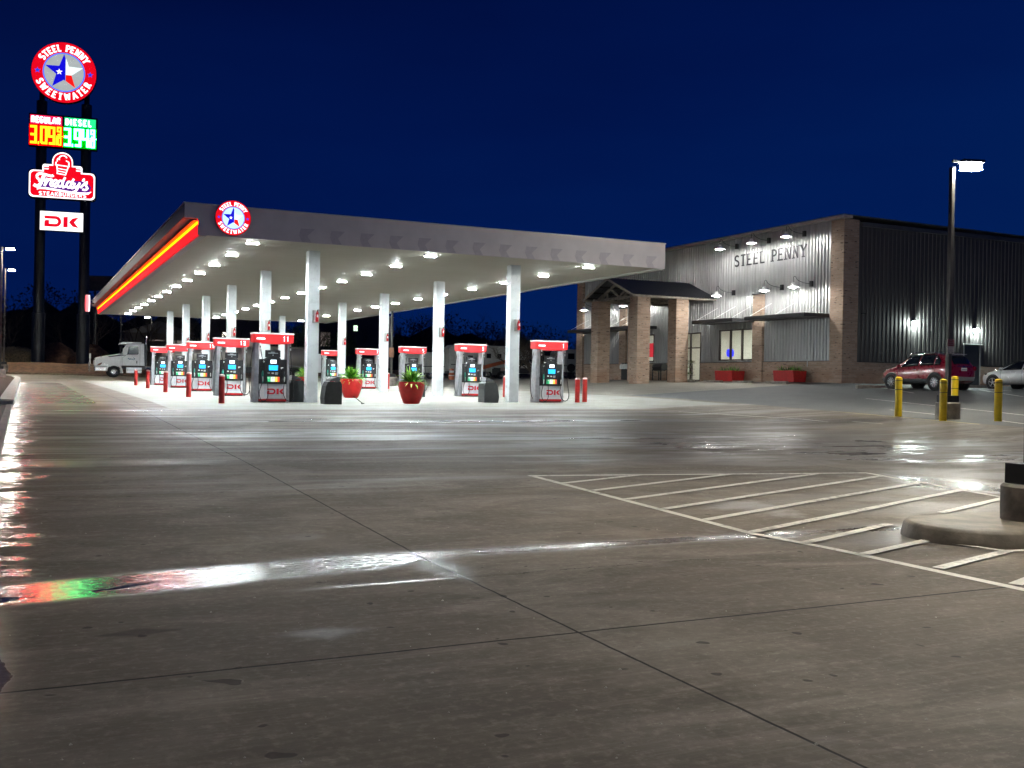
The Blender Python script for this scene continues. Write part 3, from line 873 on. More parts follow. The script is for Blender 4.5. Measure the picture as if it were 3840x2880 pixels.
# ------------------------------------------------------------------ fuel pumps
PANELW = P('pump_white', (.78, .79, .80), .22, var=.04, coat=.5)
SCREEN = E('pump_screen', (.02, .45, 1.0), 1.3)
DISP = E('price_display', (.85, .95, 1.0), 1.6)
BTN = E('grade_buttons', (.35, .75, .5), .9)
STK = P('sticker_white', (.8, .82, .8), .4)
REDL = P('logo_red', (.62, .02, .04), .35, var=.08)
HDR = P('header_black', (.02, .02, .022), .3)
WORDM = P('header_print', (.35, .36, .38), .4)
TOPR = P('topper_red', (.72, .035, .04), .3, var=.08, emit=(.8, .03, .035), es=.38)
TOPW = P('topper_white', (.85, .86, .86), .3, var=.03, emit=(.9, .95, .95), es=.35)
NOZ = P('nozzle_green', (.03, .30, .22), .35, var=.1)
def make_pump(num, topparts):
    t = thing('fuel_pump', '', 'fuel pump', (0, 0, 0), 0, 'fuel pumps under the canopy')
    F0 = -.245
    fn = plane((0, F0, 0))
    mb = MB(); mb.box(-.49, .49, F0+.02, .23, .04, .12); mb.build('base', RED, t, bevel=.006)
    mb = MB(); mb.box(-.47, .47, F0+.04, .21, -.02, .04); mb.build('kick_plate', BLACK, t)
    mb = MB(); mb.box(-.485, .485, F0+.015, .235, .121, .655); mb.build('lower_cabinet', PANELW, t, bevel=.012)
    mb = MB(); mb.prism([(-.30, .20), (.42, .20), (.42, .56), (-.30, .56)], fn, -.014, -.006)
    lp = mb.build('lower_panel', P('pump_panel_grey', (.66, .69, .72), .2, var=.06), t)
    mb = MB(); dk_logo(mb, fn, -.20, .29, .205, -.005, .004); mb.build('panel_letters', REDL, t)
    mb = MB(); mb.box(-.49, .49, F0+.0, .235, .656, 1.535)
    mb.prism([(-.28, 1.5351)]+arc(0, 1.5351, .28, .10, 180, 0, 12)[1:-1]+[(.28, 1.5351)], fn, -.2, -.001)
    mb.build('pump_head', BLACK, t, bevel=.012)
    mb = MB(); mb.prism([(-.25, .69), (.25, .69), (.27, 1.50), (.20, 1.56), (-.20, 1.56), (-.27, 1.50)], fn, .001, .03)
    fp = mb.build('display_bezel', HDR, t, bevel=.008)
    mb = MB(); mb.prism([(-.10, 1.385), (.11, 1.385), (.11, 1.51), (-.10, 1.51)], fn, .031, .036); mb.build('price_display', DISP, t)
    mb = MB(); mb.prism([(-.15, 1.14), (.155, 1.14), (.165, 1.32), (-.16, 1.32)], fn, .031, .036); mb.build('payment_screen', SCREEN, t)
    mb = MB(); mb.prism([(-.20, 1.02), (-.12, 1.02), (-.12, 1.07), (-.20, 1.07)], fn, .031, .037); mb.build('receipt_slot', STK, t)
    mb = MB(); mb.prism([(-.06, 1.01), (.02, 1.01), (.02, 1.06), (-.06, 1.06)], fn, .031, .037); mb.build('card_reader', STK, t)
    mb = MB(); mb.prism([(.06, .98), (.16, .98), (.17, 1.07), (.06, 1.07)], fn, .031, .045); mb.build('keypad', SILVER, t)
    for x0, x1, y0, y1, mt in ((-.22, -.10, .735, .91, E('button_green', (.05, .62, .25), .8)), (-.09, .06, .735, .91, E('button_pale', (.75, .9, .75), .9)),
                       (.065, .15, .735, .91, E('button_yellow', (.9, .7, .08), .9)), (.155, .225, .735, .91, E('button_red', (.85, .09, .04), .8))):
        mb = MB(); mb.prism([(x0, y0), (x1, y0), (x1, y1), (x0, y1)], fn, .031, .038); mb.build('grade_button', mt, t)
    mb = MB()
    for cx, cz_, s in ((-.165, .87, .035), (-.02, .865, .035), (.11, .865, .03)): mb.prism([(cx+s*math.cos(a*PI/4), cz_+s*.7*math.sin(a*PI/4)) for a in range(8)], fn, .039, .043)
    mb.build('grade_label', STK, t)
    mb = MB(); mb.prism([(-.385, 1.44), (-.335, 1.485), (-.295, 1.44), (-.345, 1.395)], fn, .0, .004); mb.prism([(.27, 1.19), (.36, 1.19), (.36, 1.255), (.27, 1.255)], fn, .0, .004)
    mb.prism([(.38, .93), (.42, .93), (.42, .99), (.38, .99)], fn, .0, .004); mb.build('sticker', STK, t)
    # header panel above the head
    mb = MB(); mb.box(-.27, .27, F0+.06, F0+.12, 1.60, 1.855); mb.build('header_panel', HDR, t, bevel=.006)
    hf = plane((0, F0+.06, 0)); mb = MB()
    mb.prism([(-.17, 1.735), (.18, 1.735), (.18, 1.765), (-.17, 1.765)], hf, .0, .003); mb.prism([(-.09, 1.775), (.08, 1.775), (.06, 1.80), (-.07, 1.80)], hf, .0, .003)
    mb.prism([(-.015, 1.66), (.02, 1.66), (.02, 1.70), (-.015, 1.70)], hf, .0, .003); mb.build('header_print', WORDM, t)
    # tapered silver uprights
    for s in (-1, 1):
        mb = MB()
        prof = [(.495, 0), (.70 if s < 0 else .60, 0), (.655 if s < 0 else .585, 1.5), (.64 if s < 0 else .58, 2.12), (.50, 2.12)]
        mb.prism([(s*a, b) for a, b in prof], lambda a, b, d: Vector((a, d, b)), -.20, .22)
        mb.build('upright', SILVER, t, bevel=.02)
        mb = MB(); mb.box(min(s*.50, s*.52), max(s*.50, s*.52), -.215, -.203, 1.0, 2.1); mb.build('upright_trim', PANELW, t)
    # topper
    tp = MB(); tp.prism([(-.715, 2.13), (-.45, 2.095), (.0, 2.075), (.45, 2.085), (.715, 2.12), (.715, 2.415), (-.715, 2.415)], lambda a, b, d: Vector((a, d, b)), -.27, .25)
    top = tp.build('topper', TOPR, t, bevel=.012)
    mb = MB(); mb.box(-.725, .725, -.282, .262, 2.4165, 2.47); mb.build('topper_cap', TOPW, top, bevel=.008)
    tf = plane((0, -.27, 0)); mb = MB()
    xx = -.60
    for q in range(8):   # small white script badge, unreadable in the photograph
        mb.stroke([(xx, 2.235), (xx+.012, 2.285), (xx+.03, 2.24), (xx+.045, 2.275)], .016, tf, .0, .006+.0004*q); xx += .036
    mb.stroke([(-.61, 2.235), (-.30, 2.228)], .012, tf, 0, .0055); mb.stroke([(-.60, 2.26), (-.32, 2.262)], .03, tf, 0, .0045)
    mb.build('topper_badge', LETW, top)
    # nozzles and hoses
    for s in (-1, 1):
        mb = MB(); x_ = s*.385
        mb.box(x_-.07, x_+.07, F0-.012, F0-.001, .72, 1.22); mb.build('nozzle_boot', HDR, t, bevel=.01)
        mb = MB(); mb.tube([(x_+.01, F0-.05, 1.12), (x_, F0-.075, 1.0), (x_-.005, F0-.07, .90)], [.022, .04, .028], 8); mb.tube([(x_-.005, F0-.07, .90), (x_+.02, F0-.05, .80), (x_+.01, F0-.06, .70)], [.028, .03, .018], 8)
        nz_ = mb.build('nozzle', NOZ if s < 0 else BLACK, t, smooth=50)
        mb = MB(); mb.tube([(x_+.0, F0-.075, .97), (x_+.01, F0-.085, .87), (x_+.01, F0-.07, .74)], [.016, .022, .014], 8); mb.build('nozzle_guard', STK, nz_, smooth=50)
        hose = [(s*.47, F0-.02, 2.08), (s*.46, F0-.03, 1.95), (s*.40, F0-.10, 1.5), (s*.26, F0-.15, .95), (s*.20, F0-.16, .45), (s*.22, F0-.17, .16), (s*.34, F0-.18, .05), (s*.46, F0-.17, .12), (s*.50, F0-.14, .35), (x_+s*.04, F0-.09, .60), (x_, F0-.07, .70)]
        if s > 0: hose = [(.60, F0+.02, 2.05), (.61, F0, 1.9), (.64, F0-.05, 1.3), (.70, F0-.10, .7), (.74, F0-.14, .3), (.66, F0-.17, .10), (.52, F0-.17, .06), (.40, F0-.16, .16), (.34, F0-.14, .40), (.37, F0-.10, .60), (x_, F0-.07, .70)]
        mb = MB(); mb.tube(smooth_pts(hose, 4), .0135, 6); mb.build('hose', RUB, t, smooth=60)
        if s < 0:
            h2 = [(-.62, .1, 2.05), (-.70, .12, 1.6), (-.76, .1, .8), (-.74, .05, .3), (-.66, -.05, .08), (-.58, -.1, .1)]
            mb = MB(); mb.tube(smooth_pts(h2, 4), .0135, 6); mb.build('hose', RUB, t, smooth=60)
            mb = MB(); mb.tube([(-.47, F0-.02, 2.10), (-.47, F0-.03, 2.0)], .03, 8); mb.tube([(-.47, F0-.03, 1.93), (-.465, F0-.03, 1.86)], .028, 8); mb.build('hose_coupling', STK, t)
        else:
            mb = MB(); mb.tube([(.60, F0+.02, 2.10), (.605, F0+.01, 2.0)], .03, 8); mb.tube([(.61, F0, 1.93), (.61, F0-.005, 1.86)], .028, 8); mb.build('hose_coupling', STK, t)
    return t, top
def smooth_pts(pts, k):
    P_ = [Vector(p) for p in pts]; o = []
    for i in range(len(P_)-1):
        p0, p1, p2, p3 = P_[max(i-1, 0)], P_[i], P_[i+1], P_[min(i+2, len(P_)-1)]
        for j in range(k):
            t = j/k
            o.append(.5*((2*p1)+(-p0+p2)*t+(2*p0-5*p1+4*p2-p3)*t*t+(-p0+3*p1-3*p2+p3)*t**3))
    o.append(P_[-1]); return o
pump0, top0 = make_pump('11', None)
PUMPS = []
nums_l = ['11', '13', '15', '17', '19']; nums_r = ['1', '3', '5', '7', '9']
for side, nums, xc in ((0, nums_l, 7.98), (1, nums_r, 19.1)):
    for k, n_ in enumerate(nums):
        yc = 37.15+8.13*k
        lab = 'white and black fuel pump with red topper numbered %s' % n_
        p = (xc, yc, zt(xc, yc))
        o = pump0 if (side == 0 and k == 0) else dup(pump0, p)
        o.location = p; o['label'] = lab
        PUMPS.append((o, n_))
for o, n_ in PUMPS:
    if True:
        tp = [c for c in o.children if c.name.startswith('topper')][0]
        mb = MB(); tf = plane((0, -.27, 0))
        wtot = .0
        cs = {'1': 'N1'}
        x_ = .62-.14*len(n_)
        for c in n_:
            S, W = glyph('N1' if c == '1' else c)
            for q, (pl, kk) in enumerate(S): mb.stroke([(x_+p_[0]*.15, 2.175+p_[1]*.17) for p_ in pl], .033, tf, 0, .006+.0004*q)
            x_ += .125
        mb.build('pump_number', LETW, tp)

# ------------------------------------------------------------------ bollards
REDB = P('bollard_red', (.50, .028, .022), .4, var=.2, vs=4)
def rbol():
    t = thing('bollard', '', 'bollard', (0, 0, 0), 0, 'red steel bollards by the pump islands')
    mb = MB(); mb.lathe([(0, -.05), (.10, -.05), (.10, .93), (.092, .96), (.05, .985), (0, .99)], 20); mb.build('post', REDB, t, smooth=40)
    mb = MB(); mb.lathe([(.1015, .915), (.1015, .935), (.094, .965), (.05, .991), (0, .996)], 20); mb.build('cap', P('cap_pink', (.80, .55, .50), .5), t, smooth=40)
    return t
rb = rbol()
RB = [(6.04, 35.9, 'red bollard left of pump 11, nearest of the left line'), (5.93, 42.9, 'red bollard left of pump 13'), (5.93, 50.4, 'red bollard left of pump 15'), (6.0, 58.8, 'red bollard left of pump 17'), (6.2, 67.6, 'red bollard left of pump 19, farthest of the left line'),
      (20.22, 36.75, 'left bollard of the red pair right of pump 1'), (20.56, 36.75, 'right bollard of the red pair right of pump 1'),
      (20.3, 43.9, 'left of two red bollard tops behind the squat black bin'), (20.6, 43.9, 'right of two red bollard tops behind the squat black bin'),
      (19.9, 61.0, 'left bollard of the red pair beyond the left middle planter'), (20.25, 61.0, 'right bollard of the red pair beyond the left middle planter')]
for i, (x_, y_, lab) in enumerate(RB):
    p = (x_, y_, zt(x_, y_))
    if i == 0: rb.location = p; rb['label'] = lab
    else: dup(rb, p, 0, lab)
def ybol():
    t = thing('bollard', '', 'bollard', (0, 0, 0), 0, 'yellow sleeved bollards round the lamp base')
    mb = MB(); mb.lathe([(0, -.1), (.108, -.1), (.108, 1.19), (.10, 1.235), (.06, 1.262), (0, 1.268)], 26); mb.build('sleeve', YEL, t, smooth=40)
    for z in (.855, 1.14):
        mb = MB(); mb.lathe([(.108, z), (.1095, z), (.1095, z+.018), (.108, z+.018)], 26); mb.build('stripe', BLACK, t)
    return t
yb = ybol()
for i, (x_, y_, lab) in enumerate([(24.95, 24.37, 'yellow bollard standing alone left of the lamp base'), (24.74, 22.42, 'yellow bollard right in front of the lamp base'), (26.7, 23.75, 'yellow bollard half hidden behind the lamp pole'), (25.99, 21.53, 'yellow bollard at the right, in front of the silver car')]):
    p = (x_, y_, zt(x_, y_)-.02)
    if i == 0: yb.location = p; yb['label'] = lab
    else: dup(yb, p, 0, lab)

# ------------------------------------------------------------------ waste and windscreen wash bins
def bin_(wide):
    t = thing('waste_bin', '', 'bin', (0, 0, 0), 0, 'black bins under the canopy')
    mb = MB()
    # side profile (y,z): bulging at the foot, leaning at the top
    s = .30; Z = .81
    mb.prism([(-.30, 0), (.30, 0), (.33, .28), (.27, .78), (.19, .98), (-.26, .98), (-.30, .80)], (lambda a, b, d: Vector((d, a, b*Z))), -s, s)
    mb.build('body', GREYP, t, bevel=.014)
    mb = MB(); mb.prism([(-.24, 1.0), (.15, 1.0), (.12, 1.07), (-.14, 1.20), (-.20, 1.20)], (lambda a, b, d: Vector((d, a, b*Z))), -.24, .24)
    mb.build('lid', P('bin_lid', (.16, .165, .17), .4), t, bevel=.02)
    mb = MB(); mb.box(-.22, .22, -.315, -.300, .50, .73); mb.build('flap', BLACK, t, bevel=.01)
    mb = MB(); mb.tube([(-.26, -.318, .20), (-.12, -.322, .16), (.12, -.322, .16), (.26, -.318, .20)], .008, 6); mb.build('moulded_line', BLACK, t)
    return t
b0 = bin_(1)
BN = [(9.75, 35.6, PI/2, 'black bin right beside the nearest canopy column'), (16.35, 36.9, -PI/2, 'squat black bin between pump 3 and the near right column'), (8.98, 37.6, -PI/2, 'dark bin tucked against the right side of pump 11'),
      (9.3, 50.6, 0, 'dark bin behind the right upright of pump 13'), (15.15, 53.2, 0, 'dark bin under the far planter, in front of pump 7'), (16.05, 44.2, 0, 'dark bin hidden behind the right middle planter'), (13.2, 62.2, 0, 'dark bin in front of the tank trailer wheels')]
for i, (x_, y_, rz, lab) in enumerate(BN):
    p = (x_, y_, zt(x_, y_)-.005)
    if i == 0: b0.location = p; b0.rotation_euler.z = rz; b0['label'] = lab
    else: dup(b0, p, rz, lab)
sq = thing('squeegee', 'thin black squeegee handle leaning against the bin by the near column', 'squeegee', (10.55, 35.6, zt(10.5, 35.6)))
mb = MB(); mb.tube([(0, 0, .28), (.32, -.1, .02)], .012, 6); mb.build('handle', BLACK, sq); mb = MB(); mb.beam((.26, -.16, .02), (.38, -.04, .02), .03, .03); mb.build('blade', RUB, sq)

# ------------------------------------------------------------------ red tub planters with strap leaved plants
LEAF1 = P('leaf_green', (.13, .40, .03), .42, var=.45, vs=9)
LEAF2 = P('leaf_pale', (.36, .60, .09), .42, var=.3, vs=9)
TUB = P('tub_red', (.72, .025, .026), .30, var=.1, vs=3, coat=.6)
def foliage(mb, n, L, W, seed, spread=1.0, m2=True):
    random.seed(seed)
    for i in range(n):
        a = random.random()*2*PI; el = R_(random.uniform(12, 86)); l = L*random.uniform(.65, 1.1)*(1.0 if el < 1.2 else 1.1)
        r0 = random.random()*.12*spread
        p = Vector((r0*math.cos(a), r0*math.sin(a), 0)); d = Vector((math.cos(a)*math.cos(el), math.sin(a)*math.cos(el), math.sin(el)))
        side = Vector((-math.sin(a), math.cos(a), 0)); side = (side+Vector((0, 0, random.uniform(-.4, .4)))).normalized()
        pts = []; K = 7
        droop = random.uniform(.10, .22)
        for k in range(K+1):
            pts.append(p.copy()); p = p+d*(l/K); d = (d+Vector((0, 0, -droop))).normalized()
        vs = []
        for k, q in enumerate(pts):
            ww = W*(1-abs(k/K-.35)*1.35)*(1 if k < K else .05); ww = max(.004, ww)
            vs += [q-side*ww/2, q+Vector((0, 0, -.006)), q+side*ww/2]
        fs = []
        for k in range(K): fs += [(3*k, 3*k+1, 3*k+4, 3*k+3), (3*k+1, 3*k+2, 3*k+5, 3*k+4)]
        mb.add(vs, fs, 1 if (m2 and random.random() < .35) else 0)
def planter(seed):
    t = thing('potted_plant', '', 'planter', (0, 0, 0), 0, 'red tub planters under the canopy')
    mb = MB(); mb.lathe([(0, 0), (.27, 0), (.30, .03), (.40, .28), (.465, .55), (.475, .72), (.455, .80), (.425, .80), (.42, .74), (.0, .73)], 40)
    mb.build('pot', TUB, t, smooth=40)
    mb = MB(); foliage(mb, 190, .60, .105, seed); mb.build('foliage', [LEAF1, LEAF2], t, loc=(0, 0, .72))
    return t
p0 = planter(11)
PL = [(12.83, 35.9, 0, 'glossy red tub planter with spiky green plant, nearest and rightmost under the canopy', 11), (12.52, 42.6, 1.3, 'glossy red tub planter with upright green plant left of pump 7', 12), (12.30, 49.6, 2.2, 'red tub planter half hidden behind the nearest column', 13), (12.1, 57.0, 4, 'red tub planter glimpsed between pump 13 and pump 11', 14)]
for i, (x_, y_, rz, lab, sd) in enumerate(PL):
    t = p0 if i == 0 else planter(sd)
    t.location = (x_, y_, zt(x_, y_)); t.rotation_euler.z = rz; t['label'] = lab
cab = thing('utility_cabinet', 'narrow white cabinet fixed to the back of the nearest column', 'cabinet', (9.85, 37.3, zt(9.8, 37.3)))
mb = MB(); mb.box(-.22, -.06, -.12, .12, 1.08, 1.76); mb.build('body', COLM, cab, bevel=.01); mb = MB(); mb.box(-.20, -.08, -.135, -.121, 1.11, 1.73); mb.build('door', PANELW, cab, bevel=.004)

# ------------------------------------------------------------------ fire extinguisher signs on the columns
def exting():
    t = thing('extinguisher_case', '', 'fire extinguisher', (0, 0, 0), 0, 'fire extinguishers on the canopy columns')
    mb = MB(); mb.box(-.02, .18, -.10, -.01, 0, .46); mb.build('case', P('case_grey', (.50, .49, .47), .4), t, bevel=.006)
    mb = MB(); mb.lathe([(0, .04), (.052, .04), (.056, .08), (.056, .32), (.03, .38), (.018, .42), (0, .42)], 14, c=(.115, -.14, 0)); mb.build('cylinder', RED, t, smooth=40)
    mb = MB(); mb.tube([(.115, -.14, .42), (.13, -.15, .47), (.19, -.15, .46)], .014, 6); mb.tube([(.13, -.15, .45), (.17, -.16, .34), (.165, -.16, .22)], .009, 6); mb.build('handle', BLACK, t)
    mb = MB(); mb.box(.085, .145, -.2, -.194, .20, .30); mb.build('tag', STK, t)
    return t
ex = None
for xi, xc in enumerate((9.4, 17.45)):
    for k in range(5):
        yc = 37.1+8.15*k
        lab = 'red fire extinguisher in a grey case on the %s column of the %s row' % (ORD[k], ('left', 'right')[xi])
        p = (xc-.02, yc-.206, 1.95+.0*k)
        if ex is None: ex = exting(); ex.location = p; ex['label'] = lab
        else: dup(ex, p, 0, lab)

# ------------------------------------------------------------------ tall road sign
SX, SY = 3.25, 117.95
yawS = math.atan2(-2.77, 5.87)
py = thing('pylon_sign', 'tall two post road sign with star badge, fuel prices and restaurant panels', 'sign', (SX, SY, .4), yawS*.30)
POST = P('post_blueblack', (.028, .034, .042), .42, metal=.4, var=.25, vs=.6)
zz = -.4
for s in (-1, 1):
    mb = MB(); x_ = s*2.17
    mb.lathe([(.64, -.8), (.64, 5.75), (.52, 5.85), (.52, 27.9), (.27, 28.0), (.27, 30.6)], 28, c=(x_, .9, 0)); mb.build('post', POST, py, smooth=30)
    if s < 0: pass
fx = plane((0, 0, -.4))
badge(py, (0, 0, 31.26-.4), 3.17, .55)
# price panel
pp = MB(); pp.box(-3.3, 3.3, .03, .9, 23.45-.4, 26.80-.4); pp.build('price_cabinet', BLACKM, py)
def fpoly(mb, x0, x1, z0, z1, d0, d1): mb.prism([(x0, z0), (x1, z0), (x1, z1), (x0, z1)], fx, d0, d1)
mb = MB(); fpoly(mb, -3.15, -.12, 25.72, 26.62, -.02, .03); mb.build('red_header', E('hdr_red', (1.0, .02, .10), 1.0), py)
mb = MB(); fpoly(mb, .12, 3.15, 25.72, 26.62, -.02, .03); mb.build('green_header', E('hdr_green', (.02, .78, .26), 1.0), py)
mb = MB(); text(mb, 'REGULAR', fx, .60, .26, -3.05, 25.86, .115, d0=.03, d1=.06, xs=.88); mb.build('header_letters', E('hdr_white', (1, .85, .95), 3.0), py)
mb = MB(); text(mb, 'DIESEL', fx, .60, .24, .22, 25.86, .29, d0=.03, d1=.06, xs=.88); mb.build('header_letters', E('hdr_white2', (.8, 1, .95), 3.0), py)
mb = MB(); fpoly(mb, -3.25, -.02, 23.50, 25.68, -.02, .02); mb.build('red_price_field', E('price_red', (.85, .0, .0), .75), py)
mb = MB(); fpoly(mb, .02, 3.25, 23.50, 25.68, -.02, .02); mb.build('green_price_field', E('price_green', (.0, .36, .0), .8), py)
AMB = E('led_amber', (1.0, .027, .0005), 42.0); GRN = E('led_green', (.03, 1.0, .22), 40.0)
for x0, mat_, ds in ((-3.15, AMB, '3.09'), (.10, GRN, '3.94')):
    mb = MB(); text(mb, ds, fx, 1.86, .125, x0, 23.66, .10, d0=.02, d1=.07, xs=.585); mb.build('price_digits', mat_, py)
    xq = x0+2.44
    mb = MB(); text(mb, '9', fx, .84, .17, xq+.14, 24.70, .1, d0=.02, d1=.07, xs=.80); mb.stroke([(xq+.02, 24.58), (xq+.68, 24.58)], .09, fx, .02, .07)
    text(mb, '10', fx, .80, .17, xq-.08, 23.66, .06, d0=.02, d1=.07, xs=.74); mb.build('price_fraction', mat_, py)
# restaurant sign with cone
def rr(x0, x1, y0, y1, r, n=6):
    return arc(x1-r, y0+r, r, r, -90, 0, n)+arc(x1-r, y1-r, r, r, 0, 90, n)+arc(x0+r, y1-r, r, r, 90, 180, n)+arc(x0+r, y0+r, r, r, 180, 270, n)
def outline(g):
    x0, x1, y0, y1 = -3.18+g, 3.18-g, 18.15+g, 20.95-g
    r = .42
    pts = arc(x1-r, y0+r, r, r, -90, 0, 6)+arc(x1-r, y1-r, r, r, 0, 90, 6)
    pts += [(1.92-g, 20.95-g)]+arc(1.92-g-.25, 21.62-g-.25, .25, .25, 0, 90, 5)
    pts += [(1.0-g*.8, 21.62-g)]+[(0.0+(1.0-g*.8)*math.cos(R_(a)), 21.95+(1.0-g)*math.sin(R_(a))) for a in range(0, 181, 15)]+[(-1.0+g*.8, 21.62-g)]
    pts += arc(-1.92+g+.25, 21.62-g-.25, .25, .25, 90, 180, 5)+[(-1.92+g, 20.95-g)]
    pts += arc(x0+r, y1-r, r, r, 90, 180, 6)+arc(x0+r, y0+r, r, r, 180, 270, 6)
    return pts
mb = MB(); mb.prism(outline(-.10), fx, -.7, -.0); mb.build('restaurant_cabinet', BLACKM, py)
mb = MB(); mb.prism(outline(0), fx, .0, .02); mb.build('white_border', LETW, py)
mb = MB(); mb.prism(outline(.14), fx, .02, .04); mb.build('red_field', E('sign_red2', (.80, .002, .012), .9), py)
PUR = E('script_purple', (.10, .01, .22), .9)
mb = MB(); mb.prism([(-2.5, 19.05), (-2.1, 19.0), (2.6, 18.85), (2.8, 19.5), (2.3, 20.1), (-.2, 20.0), (-1.6, 20.25), (-2.2, 19.5)], fx, .04, .045); mb.build('script_shadow', PUR, py)
SC = [  # hand drawn script word, x,y in metres round the sign
 ([(-2.45,20.25),(-2.3,20.5),(-1.9,20.55),(-1.1,20.38),(-.85,20.48)], .20), ([(-2.45,20.25),(-2.35,20.05),(-2.2,20.08)], .18),
 ([(-1.75,20.4),(-1.95,19.9),(-2.1,19.45),(-2.4,19.25),(-2.72,19.38)], .26), ([(-2.3,19.82),(-1.9,19.86),(-1.45,19.95)], .17),
 ([(-1.45,20.15),(-1.55,19.75),(-1.7,19.3)], .20), ([(-1.6,19.5),(-1.35,19.95),(-1.05,20.0),(-1.0,19.9)], .18),
 ([(-1.0,19.95),(-1.15,19.5),(-.95,19.32),(-.7,19.55),(-.5,19.85),(-.62,20.0),(-.85,19.85),(-.88,19.5),(-.65,19.28),(-.3,19.5)], .15),
 ([(.02,19.9),(-.25,19.95),(-.42,19.6),(-.25,19.32),(0,19.55),(.1,19.95),(.28,20.35)], .17), ([(.1,19.95),(.0,19.5),(.12,19.3),(.3,19.42)], .18),
 ([(.85,19.85),(.6,19.9),(.42,19.55),(.6,19.28),(.82,19.5),(.95,19.9),(1.12,20.25)], .17), ([(.95,19.9),(.83,19.45),(.95,19.26),(1.12,19.38)], .18),
 ([(1.2,19.85),(1.15,19.5),(1.3,19.35),(1.55,19.6),(1.7,19.9)], .17), ([(1.7,19.9),(1.5,19.3),(1.25,18.95),(1.0,18.86)], .17),
 ([(2.02,20.32),(2.08,20.22),(1.98,20.02)], .18), ([(1.75,19.35),(2.1,19.75),(2.35,19.95),(2.3,19.6),(2.45,19.35),(2.2,19.16),(1.95,19.22)], .17)]
mb = MB()
for q, (pl, w_) in enumerate(SC): mb.stroke([(a, b+.02) for a, b in [(v.x, v.y) for v in smooth_pts([(a, b, 0) for a, b in pl], 3)]], w_*1.25, fx, .045, .06+.001*q)
mb.stroke([(-2.42,18.93),(-2.2,19.08),(-1.6,19.10),(.6,18.86),(1.6,18.76),(2.5,18.82),(2.82,19.02)], [.08,.2,.22,.22,.24,.22,.06], fx, .045, .0595)
mb.build('script_lettering', LETW, py)
mb = MB()
for q in range(16): mb.stroke([(-1.95+q*.19, 19.06-.012*q), (-1.95+q*.19+.05, 19.11-.012*q)], .04, fx, .0596, .0605)
mb.build('small_print', PUR, py)
mb = MB(); text(mb, 'STEAKBURGERS', fx, .36, .25, -2.22, 18.38, .12, d0=.04, d1=.06, xs=4.55/(text_len('STEAKBURGERS', .12)*.36)); mb.build('block_letters', LETW, py)
mb = MB()
for pl, w_ in (([(-.62,21.92),(-.66,21.6),(.62,21.5),(.60,21.85)], .11), ([(-.55,21.55),(-.48,20.95),(-.5,20.72),(.30,20.62),(.38,20.9),(.56,21.5)], .11), ([(-.5,21.25),(.48,21.12)], .09), ([(-.47,20.98),(.42,20.86)], .09), ([(-.52,21.95),(-.5,22.2),(-.4,22.32)], .10),
               (arc(.05,22.25,.38,.36,200,20,10), .12), ([(.32,22.10),(.60,21.95),(.62,21.7)], .11)): mb.stroke(pl, w_, fx, .04, .062+.001*w_)
for s in (-1, 1):
    for dy in (0, .24): mb.stroke([(s*1.78, 21.36-dy), (s*1.32, 21.36-dy)], .10, fx, .04, .06)
mb.build('cone_emblem', LETW, py)
# last panel
mb = MB(); mb.box(-2.12, 2.12, .0, .5, 14.72-.4, 16.78-.4); mb.build('white_cabinet', BLACKM, py)
mb = MB(); fpoly(mb, -2.07, 2.07, 14.77, 16.73, .0005, .03); mb.build('white_panel', E('panel_white', (1, 1, 1), 1.25), py)
mb = MB(); dk_logo(mb, fx, -1.65, 15.15, 1.12, .03, .05); mb.build('panel_letters', E('logo_red_lit', (.80, .002, .02), .85), py)

# ------------------------------------------------------------------ store
GX = 39.9; SB = .20
store = thing('store_building', 'large grey corrugated metal store with brick piers and brick base', 'building', (GX, 43, SB))
def SL(X, Y, Z): return Vector((X-GX, Y-43, Z-SB))
def sbox(mb, x0, x1, y0, y1, z0, z1, m=0): mb.box(x0-GX, x1-GX, y0-43, y1-43, z0-SB, z1-SB, m)
PIT = .26
def corr_y(mb, X, y0, y1, z0, z1, dep=.075):
    """upright ribs on a wall facing -X"""
    n = max(1, int(round((y1-y0)/PIT))); p = (y1-y0)/n; pr = []
    for i in range(n):
        a = y0+i*p; pr += [(a, 0), (a+p*.30, 0), (a+p*.42, dep), (a+p*.86, dep), (a+p*.98, 0)]
    pr.append((y1, 0)); vs = []
    for a, d in pr: vs += [SL(X-d, a, z0), SL(X-d, a, z1)]
    mb.add(vs, [(2*i, 2*i+1, 2*i+3, 2*i+2) for i in range(len(pr)-1)])
def corr_x(mb, Y, x0, x1, z0, z1, dep=.045, pit=.30):
    n = max(1, int(round((x1-x0)/pit))); p = (x1-x0)/n; pr = []
    for i in range(n):
        a = x0+i*p; pr += [(a, 0), (a+p*.30, 0), (a+p*.42, dep), (a+p*.86, dep), (a+p*.98, 0)]
    pr.append((x1, 0)); vs = []
    for a, d in pr: vs += [SL(a, Y-d, z0), SL(a, Y-d, z1)]
    mb.add(vs, [(2*i, 2*i+1, 2*i+3, 2*i+2) for i in range(len(pr)-1)])
mb = MB()
for y0, y1, z0, z1 in ((43.86, 49.5, 1.40, 9.06), (49.5, 50.46, 5.44, 9.06), (50.46, 53.9, 3.42, 9.06), (50.46, 53.9, 1.40, 1.50), (53.9, 55.85, 1.40, 9.06), (55.85, 59.55, 3.36, 9.06), (59.55, 61.4, 1.40, 9.06),
                       (61.4, 64.9, 3.42, 9.06), (61.4, 64.9, 1.4, 1.5), (64.9, 65.0, 1.4, 9.06), (65.0, 65.95, 5.44, 9.06), (65.95, 72.3, 1.40, 9.06)):
    corr_y(mb, GX, y0, y1, z0, z1)
mb.build('front_wall', GALV, store)
mb = MB()
